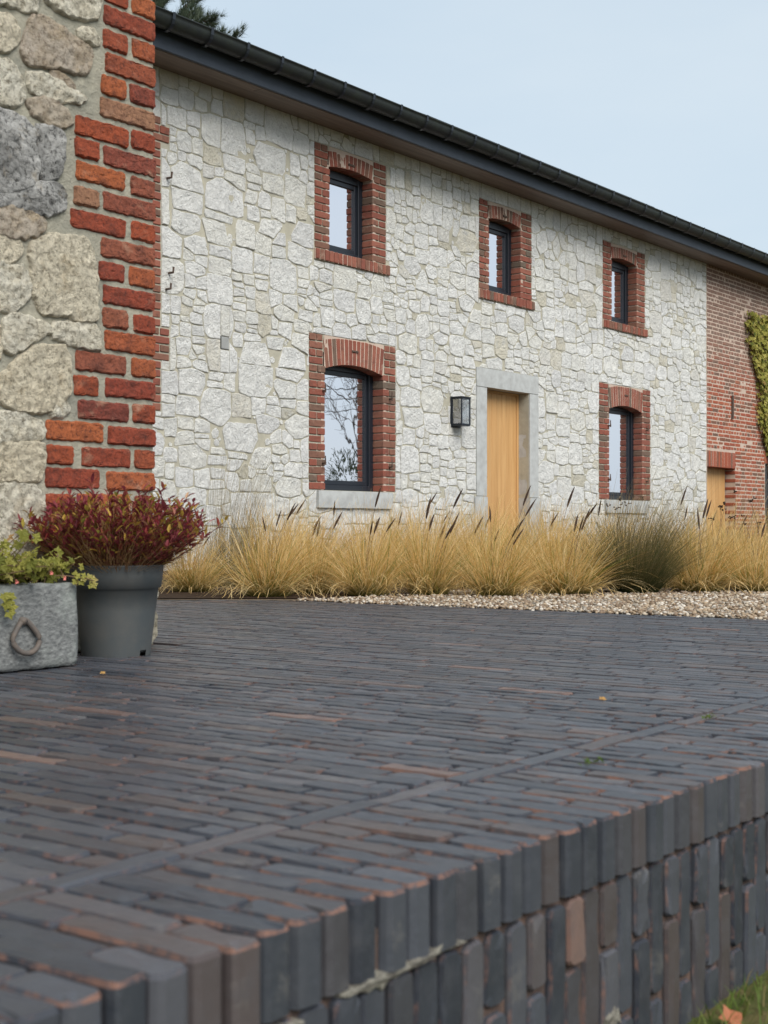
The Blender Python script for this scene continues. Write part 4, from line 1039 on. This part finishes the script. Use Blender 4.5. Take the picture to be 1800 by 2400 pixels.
for k in range(1900):      # fine wiry stems that fill the heart of the shrub
    az = RP.uniform(0, 6.28); r0 = .125 * math.sqrt(RP.random()); sp = RP.random(); L_ = RP.uniform(.08, .24); th = sp * 1.25
    p = Vector((PX + r0 * math.cos(az), PY + r0 * math.sin(az), PH - .03)); d = Vector((math.cos(az) * math.sin(th), math.sin(az) * math.sin(th), math.cos(th))); sd_ = Vector((-math.sin(az + .6), math.cos(az + .6), 0)) * .0009
    vv = []; 
    for i in range(5):
        if p.y > WY - .02: p.y = WY - .02
        vv += [p - sd_, p + sd_]; d = (d + Vector((RP.gauss(0, .1), RP.gauss(0, .1), RP.gauss(-.03, .06)))).normalized(); p = p + d * L_ / 4
    fine.add([tuple(q) for q in vv], [(2 * i, 2 * i + 1, 2 * i + 3, 2 * i + 2) for i in range(4)], 0, RP.uniform(.3, 1))
TAWNY = m_leaf('tawny_stem', [(0, (.20, .09, .045)), (.5, (.34, .18, .08)), (1, (.52, .36, .18))], trans=.2)
lf.build('leaves', REDL, shrub, kind='stuff'); st.build('stems', REDTWIG, shrub, kind='stuff'); fine.build('twigs', TAWNY, shrub, kind='stuff')

def star_leaf(mb, p, nrm, d, s, rnd):
    nrm = nrm.normalized(); d = (d - nrm * d.dot(nrm)).normalized(); e = nrm.cross(d); q = [p]
    for k in range(14):
        a = -2.5 + 5.0 * k / 13; r = s * ((1.0 if k % 3 == 0 else .62 if k % 3 == 1 else .70)) * (.75 + .25 * math.cos(a))
        q.append(p + d * r * math.cos(a) + e * r * math.sin(a) + nrm * (.22 * r * (k % 2) - .25 * r * r / s))
    mb.add([tuple(x) for x in q], [(0, k, k + 1) for k in range(1, 14)], 0, rnd)
ger = thing('trailing_geranium', (2.3, 3.28, TZ - .03), 'olive-green trailing geranium with pink flowers spilling over the stone trough', 'plant')
lf = MB(); st = MB(); pk = []
def gstem(p, d, L_, n, grav, leaves=True, big=.022):
    pts = [p.copy()]
    for i in range(n):
        d = (d + Vector((RP.gauss(0, .14), RP.gauss(0, .14), RP.gauss(0, .1) - grav))).normalized(); p = p + d * L_ / n
        if p.y > WY - .03: p.y = WY - .03
        if TX0 < p.x < TX1 + .02 and p.z < TZ + .01 and p.y > TY0 - .012: p.z = TZ + .012
        pts.append(p.copy())
        if leaves:
            for _ in range(2):
                a = RP.uniform(0, 6.28); nn = Vector((math.cos(a) * .8 - .45, math.sin(a) * .8 - .55, RP.uniform(.15, 1.0)))
                star_leaf(lf, p + Vector((RP.gauss(0, .012), RP.gauss(0, .012), RP.uniform(-.006, .018))), nn, Vector((RP.gauss(0, 1), RP.gauss(0, 1), RP.uniform(-.6, .7))), RP.uniform(.6, 1.2) * big, min(1, max(0, RP.gauss(.42, .26))))
    st.add(*tube(pts, .0016, 4)); return pts
for k in range(260):
    x = RP.uniform(1.75, 2.72); a = RP.uniform(-2.9, .2); y = RP.uniform(3.17, 3.40)
    up = RP.uniform(.3, 1.3); gstem(Vector((x, y, TZ - .02)), Vector((math.cos(a) * .8, math.sin(a) * .6, up)), RP.uniform(.07, .16) * (1.45 if x < 2.56 else .85), 5, .09)
tip = gstem(Vector((2.66, 3.14, TZ + .02)), Vector((.6, -.75, .12)), .11, 6, .10, False)
for q in tip[3:]:
    for _ in range(3): star_leaf(lf, q + Vector((RP.gauss(0, .006), RP.gauss(0, .006), RP.uniform(-.014, .008))), Vector((-.5, -.7, RP.uniform(0, .6))), Vector((RP.uniform(.2, 1), RP.uniform(-1, .2), RP.uniform(-.9, .3))), RP.uniform(.012, .019), RP.uniform(.5, .95))
for (px, py, n) in ((18, 1402, 4), (6, 1415, 3)):
    x, z = onY(px, py, TY0 - .03)
    for _ in range(n): star_leaf(lf, Vector((x + RP.gauss(0, .012), TY0 - .03, z + RP.gauss(0, .010))), Vector((-.5, -.8, .3)), Vector((RP.uniform(-.3, .6), -.2, -1)), .022, RP.uniform(.3, .7))
lf.build('leaves', GERL, ger, kind='stuff'); st.build('stems', TWIG, ger, kind='stuff')
for (px, py) in ((38, 1364), (82, 1360), (119, 1343), (150, 1355)):
    Yf = TY0 - .012 if px < 190 else 3.08; x, z = onY(px, py, Yf); b = MB(); c = Vector((x, Yf, z))
    for k in range(6):
        a = k * 1.05 + RP.random(); leaf(b, c, Vector((math.cos(a), -.5, math.sin(a))), Vector((0, -1, 0)), .008, .006, .5)
    b.add(*tube([(x, Yf, z), (x - .006, Yf + .012, z + .03)], .0007, 4), m=1); b.build('flower', [PINK, TWIG], ger)

# ------------------------------------------------------------------ ornamental grasses
def blades(mb, n, L0, L1, br, spread, droop, wd, rs, lean=(0, 0), seg=5, bias=1.0, rr=(0, 1)):
    for _ in range(n):
        az = rs.uniform(0, 2 * math.pi); r0 = br * math.sqrt(rs.random()); L_ = rs.uniform(L0, L1); sp = rs.random() ** bias
        th = spread * sp; dr = droop * rs.uniform(.4, 1.3) * (.35 + .65 * sp); p = Vector((r0 * math.cos(az), r0 * math.sin(az), 0)); a = az + rs.gauss(0, .6)
        tw = rs.uniform(0, 3.14); vv = []; hh = []; rnd = rs.uniform(*rr); tA = a
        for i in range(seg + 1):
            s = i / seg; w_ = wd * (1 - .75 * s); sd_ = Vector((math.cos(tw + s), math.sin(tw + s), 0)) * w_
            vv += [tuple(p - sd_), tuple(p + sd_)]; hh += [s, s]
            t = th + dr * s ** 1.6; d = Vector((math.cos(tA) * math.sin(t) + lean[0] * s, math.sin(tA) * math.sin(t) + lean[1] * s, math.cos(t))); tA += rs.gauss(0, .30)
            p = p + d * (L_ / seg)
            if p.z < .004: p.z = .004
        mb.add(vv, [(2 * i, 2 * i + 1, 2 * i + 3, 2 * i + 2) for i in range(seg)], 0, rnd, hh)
RGs = random.Random(77); variants = []
for k in range(6):
    b = MB(); lean = (SN * .20, -CS * .20)
    blades(b, 380, .32, .58, .10, .90, 1.2, .0020, RGs, lean, bias=.9, seg=6); blades(b, 120, .42, .66, .08, .45, .75, .0016, RGs, lean, bias=.8); blades(b, 210, .24, .48, .12, 1.10, 2.6, .0027, RGs, (lean[0] * .4, lean[1] * .4), bias=.45, seg=8, rr=(.4, .88)); blades(b, 120, .20, .40, .08, .8, .9, .0024, RGs, lean, bias=.6, rr=(.93, 1)); blades(b, 50, .25, .55, .11, 1.4, .5, .0018, RGs, lean, bias=.6)
    me_o = b.build('blades', STRAW); variants.append(me_o.data); bpy.data.objects.remove(me_o)
def spike_mesh(L_, r, bend, rs):
    b = MB(); pts = [(0, 0, 0)]; p = Vector((0, 0, 0)); d = Vector((0, 0, 1)); H0 = rs.uniform(.40, .54)
    for i in range(6): p = p + d * H0 / 6; d = (d + Vector((bend * .11, 0, 0))).normalized(); pts.append(tuple(p))
    b.add(*tube(pts, .0013, 4), m=1)
    pp_ = []; rr_ = []
    for i in range(9):
        s = i / 8; pp_.append(tuple(p)); rr_.append(max(.0006, r * math.sin(math.pi * (.08 + .87 * s)) ** .7 * (1 - .35 * s))); p = p + d * L_ / 8; d = (d + Vector((bend * .03, 0, 0))).normalized()
    b.add(*tube(pp_, rr_, 7), m=0)
    c = []   # bristles
    for _ in range(90):
        i = rs.randrange(0, 8); q = Vector(pp_[i]).lerp(Vector(pp_[i + 1]), rs.random()); a = rs.uniform(0, 6.28); o = Vector((math.cos(a), math.sin(a), .9)).normalized() * rs.uniform(.008, .016); s2 = Vector((-math.sin(a), math.cos(a), 0)) * .0008
        b.add([tuple(q - s2), tuple(q + s2), tuple(q + o)], [(0, 1, 2)], 0)
    o = b.build('flower_spike', [SEED, TWIG]); me = o.data; bpy.data.objects.remove(o); return me
spikes = [spike_mesh(RGs.uniform(.10, .15), RGs.uniform(.0075, .0105), RGs.uniform(.05, .75), RGs) for _ in range(7)]
def clump(px, py, label, group, var, scale=1.0, nsp=4, d=0.0, ht=1.0):
    x, y = onZ(px, py); tx = (px - 900) / F; ux, uy = CS + SN * tx, SN - CS * tx; x += ux * d; y += uy * d
    y = min(y, FY - .35)
    t = thing('fountain_grass', (x, y, .004), label, 'grass', group, 'thing')
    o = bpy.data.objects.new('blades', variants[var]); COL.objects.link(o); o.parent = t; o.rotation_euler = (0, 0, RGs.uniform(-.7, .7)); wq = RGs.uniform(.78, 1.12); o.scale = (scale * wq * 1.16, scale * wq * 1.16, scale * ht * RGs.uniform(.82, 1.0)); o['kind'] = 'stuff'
    for _ in range(nsp):
        s = bpy.data.objects.new('flower_spike', RGs.choice(spikes)); COL.objects.link(s); s.parent = t
        s.location = (RGs.uniform(-.05, .05), RGs.uniform(-.05, .05), 0); az = -.93 + RGs.gauss(0, .8); tl = abs(RGs.gauss(.06, .10)); s.rotation_euler = (0, tl, az); q = RGs.uniform(.72, 1.02) * scale; s.scale = (q, q, q * ht)
G1, G2 = 'fountain grasses along the front of the bed', 'fountain grasses in the back rows of the bed'
front = [(452, 1388, 'low straw fountain grass clump just right of the potted red shrub', .80, 1, .95), (628, 1399, 'wide straw grass clump below and left of the first stone window sill', 1.0, 4, .98),
 (735, 1392, 'straw grass clump in front of the first stone window sill', .88, 3, .96), (862, 1398, 'full straw grass clump between the first ground-floor window and the lantern', 1.0, 4, 1.0), (1005, 1396, 'straw grass clump with dark spikes below the wall lantern', .98, 6, 1.05),
 (1165, 1398, 'straw grass clump with dark spikes in front of the oak front door', 1.0, 6, 1.0), (1325, 1394, 'straw grass clump just right of the oak front door', .98, 4, 1.0),
 (1640, 1388, 'straw grass clump just right of the dark green grass', 1.0, 3, .98), (1775, 1388, 'straw grass clump at the right edge of the picture front row', .95, 2, .95)]
for n_, (px, py, lb, s_, k_, ht) in enumerate(front): clump(px, py, lb, G1, n_ % 6, s_, k_, 0, ht)
back = [(700, .95, 1.0), (930, 1.0, 1.0), (1085, .9, 1.0), (1245, .95, 1.0), (1400, 1.1, 1.0), (1570, .9, 1.0), (1710, .95, 1.0), (1850, .8, 1.0), (640, 1.6, 1.0), (760, 1.7, 1.0), (880, 1.6, 1.0), (1010, 1.7, 1.05), (1150, 1.6, 1.05), (1290, 1.7, 1.0), (1440, 1.8, 1.0), (1600, 1.7, 1.0), (1760, 1.6, 1.0), (1900, 1.7, 1.0), (950, 2.9, 1.05), (1120, 2.9, 1.05), (1300, 3.0, 1.05), (1480, 3.0, 1.05), (1660, 3.0, 1.05), (1820, 3.0, 1.05)]
for n_, (px, d, ht) in enumerate(back):
    clump(px, 1393, 'straw fountain grass clump standing in the rows behind the front clumps', G2, (n_ * 5 + 2) % 6, RGs.uniform(.95, 1.1), 1, d, ht * RGs.uniform(.95, 1.08))

def tall_grass(px, py, d, label, mat, nb, ns, H0, H1, lean, bs, sprd):
    x, y = onZ(px, py); tx = (px - 900) / F; x += (CS + SN * tx) * d; y += (SN - CS * tx) * d
    t = thing('tall_feather_grass', (x, y, .004), label, 'grass', None, 'thing'); rs = random.Random(px)
    b = MB(); blades(b, nb, .22 * bs, .46 * bs, .10 * bs, .95, .7, .0013, rs, (SN * .25, -CS * .25), bias=.8); o = b.build('blades', mat); o.parent = t; o['kind'] = 'stuff'
    b = MB(); blades(b, ns, H0, H1, .09 * bs, sprd, .12, .0012, rs, (SN * lean, -CS * lean), 5, 1.0, (.4, 1)); o = b.build('stems', GREYG); o.parent = t; o['kind'] = 'stuff'
tall_grass(1490, 1392, .05, 'dark green feather grass leaning right in front of the far ground-floor window', OLIVEG, 2300, 220, .45, .80, .50, 1.3, .36)
tall_grass(545, 1390, .9, 'grey-green feather grass with tall thin stems left of the first window', GREYG, 900, 260, .50, .98, .34, 1.1, .28)
tall_grass(1735, 1389, .8, 'loose tall grass stems before the low side door', GREYG, 250, 60, .55, .95, .55, .9, .30)

def seed_plant(px, py, d, label, n, H0, H1, rs):
    x, y = onZ(px, py); tx = (px - 900) / F; x += (CS + SN * tx) * d; y += (SN - CS * tx) * d
    t = thing('dried_perennial', (x, y, .004), label, 'plant', 'dried seed-head plants in the bed')
    for _ in range(n):
        a = rs.uniform(0, 6.28); p = Vector((x + rs.gauss(0, .05), y + rs.gauss(0, .05), .004)); dd = Vector((SN * rs.uniform(-.25, .35), -CS * rs.uniform(-.25, .35), 1)).normalized(); L_ = rs.uniform(H0, H1); pts = [p.copy()]
        for i in range(5): p = p + dd * L_ / 5; dd = (dd + Vector((rs.gauss(0, .05), rs.gauss(0, .05), 0))).normalized(); pts.append(p.copy())
        b = MB(); b.add(*tube(pts, [.002, .002, .0018, .0016, .0014, .0012], 4), m=1)
        for _ in range(rs.choice([5, 7, 9])):
            q = p + Vector((rs.gauss(0, .010), rs.gauss(0, .010), rs.gauss(0, .005))); v, f = lathe([(0, -.004), (.005, -.002), (.006, .002), (.0, .005)], 0, 0, 6); b.add([(q.x + e[0], q.y + e[1], q.z + e[2]) for e in v], f)
        b.build('seed_stem', [SEED, TWIG], t)
rs = random.Random(3)
seed_plant(1690, 1392, .5, 'dried plant with dark seed heads before the low side door', 7, .45, .66, rs)
seed_plant(1395, 1392, .6, 'dried plant with dark seed heads just left of the far ground-floor window', 4, .45, .62, rs)
seed_plant(1468, 1392, .5, 'dried plant with dark seed heads in front of the far ground-floor window', 3, .5, .63, rs)
seed_plant(1775, 1392, .6, 'dried plant with dark seed heads at the right picture edge', 5, .4, .6, rs)

# ------------------------------------------------------------------ ivy, trees, cables
ivy = thing('ivy', (24.2, FY, 0), 'yellow-green ivy hanging on the brick end of the house', 'ivy')
lf = MB(); rs = random.Random(9)
def ivy_left(z): return 22.58 + (3.95 - z) * .36 + .10 * math.sin(z * 5) if z < 3.95 else 22.6
k = 0
while k < 4200:
    z = rs.uniform(1.5, 4.0); x = rs.uniform(22.5, 25.6)
    if x < ivy_left(z) + rs.uniform(-.05, .10) or z < 1.75 + noise.noise(Vector((x * 3, 0, 1))) * .35 - max(0, (x - 23.6)) * .2: continue
    nn = Vector((rs.gauss(-.2, .45), -1, rs.uniform(0, .8))); star_leaf(lf, Vector((x, FY - rs.uniform(.02, .13), z)), nn, Vector((rs.gauss(0, .5), 0, -1)), rs.uniform(.045, .075), min(1, max(0, rs.gauss(.55, .24)))); k += 1
lf.build('leaves', IVYL, ivy, kind='stuff')
b = MB()
for x in (23.55, 24.3, 25.0): b.add(*tube([(x, FY - .012, 0), (x + .1, FY - .02, 1.0), (x - .05, FY - .02, 2.1), (x + .15, FY - .02, 3.5)], [.03, .024, .018, .008], 6))
b.build('stem', BARK, ivy)

def rot_about(d, rs, ang):
    a = d.orthogonal().normalized(); b = d.cross(a); t = rs.uniform(0, 6.28); return (d * math.cos(ang) + (a * math.cos(t) + b * math.sin(t)) * math.sin(ang)).normalized()
PTx, PTy = 20.0, 23.6
pine = thing('pine_tree', (PTx, PTy, -.3), 'tall dark pine tree rising behind the roof at upper left', 'tree')
b = MB(); b.add(*tube([(PTx, PTy, -.3), (PTx + .1, PTy, 5), (PTx, PTy + .1, 10), (PTx + .1, PTy, 15.5)], [.30, .25, .17, .04], 10)); b.build('trunk', BARK, pine, smooth=True)
rs = random.Random(12); lim = MB(); nd = MB()
def tuft(p, d, s):
    for _ in range(22):
        q = rot_about(d, rs, abs(rs.gauss(.5, .3))); e = q.cross(Vector((.3, .2, 1))).normalized() * .005; L_ = s * rs.uniform(.7, 1.2)
        nd.add([tuple(p - e), tuple(p + e), tuple(p + q * L_)], [(0, 1, 2)], 0, rs.random())
def limb(p, d, L_, r, lev):
    pts = [p.copy()]; n = 6
    for i in range(n):
        d = (d + Vector((rs.gauss(0, .12), rs.gauss(0, .12), rs.gauss(.05, .08)))).normalized(); p = p + d * L_ / n; pts.append(p.copy())
        if lev < 2 and i >= 1:
            for _ in range(2): limb(p, rot_about(d, rs, rs.uniform(.5, 1.0)), L_ * rs.uniform(.28, .45), r * .45, lev + 1)
        if lev == 2 or i >= 4:
            for _ in range(2): tuft(p + Vector((rs.gauss(0, .05), rs.gauss(0, .05), 0)), d, .20)
    lim.add(*tube(pts, [r * (1 - .13 * i) for i in range(n + 1)], 5))
for k in range(34):
    z = 7.2 + 8.0 * k / 34; a = k * 2.4 + rs.gauss(0, .3); L_ = (2.6 - .18 * (z - 7)) * rs.uniform(.75, 1.05)
    limb(Vector((PTx, PTy, z)), Vector((math.cos(a), math.sin(a), rs.uniform(-.05, .35))), L_, .05, 0)
d_ = Vector((SN, -CS, 0))
for zz, L_ in ((10.0, 2.9), (9.5, 2.6), (10.9, 2.1)): limb(Vector((PTx, PTy, zz)), (d_ + Vector((0, 0, .12))).normalized(), L_, .06, 0)
lim.build('limbs', BARK, pine); nd.build('needles', NEEDLE, pine, kind='stuff')

# what the window panes mirror: a garden shrub, a bare tree and overhead cables off to the right
BTx, BTy = 24.2, .6
bt = thing('bare_tree', (BTx, BTy, -.3), 'leafless tree mirrored in the first ground-floor window pane', 'tree')
tw = MB(); rs = random.Random(31)
def branch(p, d, L_, r, lev):
    pts = [p.copy()]; n = 5
    for i in range(n):
        d = (d + Vector((rs.gauss(0, .13), rs.gauss(0, .13), rs.gauss(.03, .08)))).normalized(); p = p + d * L_ / n; pts.append(p.copy())
        if lev < 4 and i >= 1 and rs.random() < (.95 if lev < 3 else .8): branch(p, rot_about(d, rs, rs.uniform(.35, .85)), L_ * rs.uniform(.45, .7), r * .55, lev + 1)
    tw.add(*tube(pts, [max(.0022, r * (1 - .15 * i)) for i in range(n + 1)], 4))
for k in range(5): branch(Vector((BTx + rs.gauss(0, .15), BTy + rs.gauss(0, .15), .6)), rot_about(Vector((0, 0, 1)), rs, rs.uniform(.1, .5)), 2.6, .028, 0)
tw.add(*tube([(BTx, BTy, -.36), (BTx, BTy, .8)], [.14, .10], 8)); tw.build('branches', BARK, bt)
SX, SY = 20.2, 3.2
es = thing('evergreen_shrub', (SX, SY, 0), 'round dark evergreen shrub mirrored low in the first ground-floor pane', 'shrub')
lf = MB(); rs = random.Random(15)
for k in range(1300):
    q = Vector((rs.gauss(0, 1), rs.gauss(0, 1), rs.gauss(0, 1))).normalized() * rs.uniform(.45, 1.0) ** .6
    p = Vector((SX + q.x * .55, SY + q.y * .55, 1.0 + q.z * .75 * (1.0 + .25 * noise.noise(q * 3)))); leaf(lf, p, q + Vector((rs.gauss(0, .4), rs.gauss(0, .4), rs.uniform(0, .6))), Vector((0, 0, 1)), rs.uniform(.08, .15), .018, rs.random())
lf.build('leaves', DARKL, es, kind='stuff')
b = MB()
for k in range(6): a = k * 1.05; b.add(*tube([(SX + .05 * math.cos(a), SY + .05 * math.sin(a), 0), (SX + .2 * math.cos(a), SY + .2 * math.sin(a), .6), (SX + .35 * math.cos(a), SY + .35 * math.sin(a), 1.2)], [.03, .02, .01], 5))
b.build('stems', BARK, es)
for k, (h0, h1) in enumerate(((5.6, 5.9), (5.3, 5.5), (5.05, 5.15), (4.6, 4.9))):
    pts = [(36 + .3 * k, -40 + 80 * s, h0 + (h1 - h0) * s - .5 * (1 - (2 * s - 1) ** 2)) for s in [i / 20 for i in range(21)]]
    tag(MB().add(*tube(pts, .014, 4)).build('overhead_cable', CABLE), '%s thin overhead cable mirrored in the first ground-floor window pane' % ('topmost', 'second highest', 'third highest', 'lowest')[k], 'cable', 'overhead cables')

# ------------------------------------------------------------------ lawn blades, weeds, fallen leaves
rs = random.Random(40); b = MB(); zl = -.36
for _ in range(5200):
    x, y = rs.uniform(1.5, 3.6), rs.uniform(.15, .915); p = Vector((x, y, zl)); a = rs.uniform(0, 6.28); L_ = rs.uniform(.015, .045) * (1.4 if y > .8 else 1); d = Vector((math.cos(a) * .6, math.sin(a) * .6, 1)).normalized(); e = Vector((-math.sin(a), math.cos(a), 0)) * .0013
    m_ = p + d * L_ * .55; t2 = m_ + (d + Vector((math.cos(a) * .5, math.sin(a) * .5, -.2))).normalized() * L_ * .5
    if t2.y > .914: continue
    b.add([tuple(p - e), tuple(p + e), tuple(m_ + e * .7), tuple(m_ - e * .7), tuple(t2)], [(0, 1, 2, 3), (3, 2, 4)], 0, rs.random())
tag(b.build('lawn_grass', LAWNG), 'short mossy lawn grass at the foot of the retaining wall', 'grass', kind='stuff')
def maple(name, c, nrm, d, s, rnd, label, cat='leaf', grp='fallen leaves'):
    b = MB(); star_leaf(b, Vector(c), Vector(nrm), Vector(d), s, rnd); tip_ = Vector(c) - Vector(d).normalized() * s * .9
    b.add(*tube([c, tuple(tip_)], .0008, 4), rnd=rnd); return tag(b.build(name, FALLEN), label, cat, grp)
x, y = onY(1712, 2392, .86); x, y, zlf = x, .86, y
maple('fallen_leaf', (x, y, zlf), (-.5, -.6, .8), (.5, -.2, .4), .030, .7, 'pale orange fallen leaf on the lawn against the retaining wall')
maple('fallen_leaf', (2.44, .89, -.335), (-.3, -.9, .2), (.3, -.2, .9), .02, .45, 'small orange fallen leaf at the foot of the retaining wall by the grass')
x, y = onZ(1412, 1640, .004); maple('fallen_leaf', (x, y, .006), (-.4, -.3, .9), (1, .3, .1), .013, .05, 'small yellow fallen leaf on the middle of the paving')
x, y = onZ(240, 1580, .004); maple('fallen_leaf', (x, y, .007), (-.4, -.3, .9), (1, .3, .1), .012, .02, 'tiny pale leaf on the paving in front of the grey pot')
for (px, py, n, lb) in ((1385, 1790, 16, 'small green weed tuft in a paving joint near the terrace edge'), (1660, 1684, 14, 'small green weed tuft in a paving joint toward the right picture edge')):
    x, y = onZ(px, py); b = MB()
    for _ in range(n):
        a = rs.uniform(0, 6.28); p = Vector((x + rs.gauss(0, .012), y + rs.gauss(0, .006), .0)); leaf(b, p, Vector((math.cos(a), math.sin(a), .9)), Vector((0, 0, 1)), rs.uniform(.008, .02), .004, rs.random())
    tag(b.build('weed_tuft', LAWNG), lb, 'weed', 'weeds in the paving')
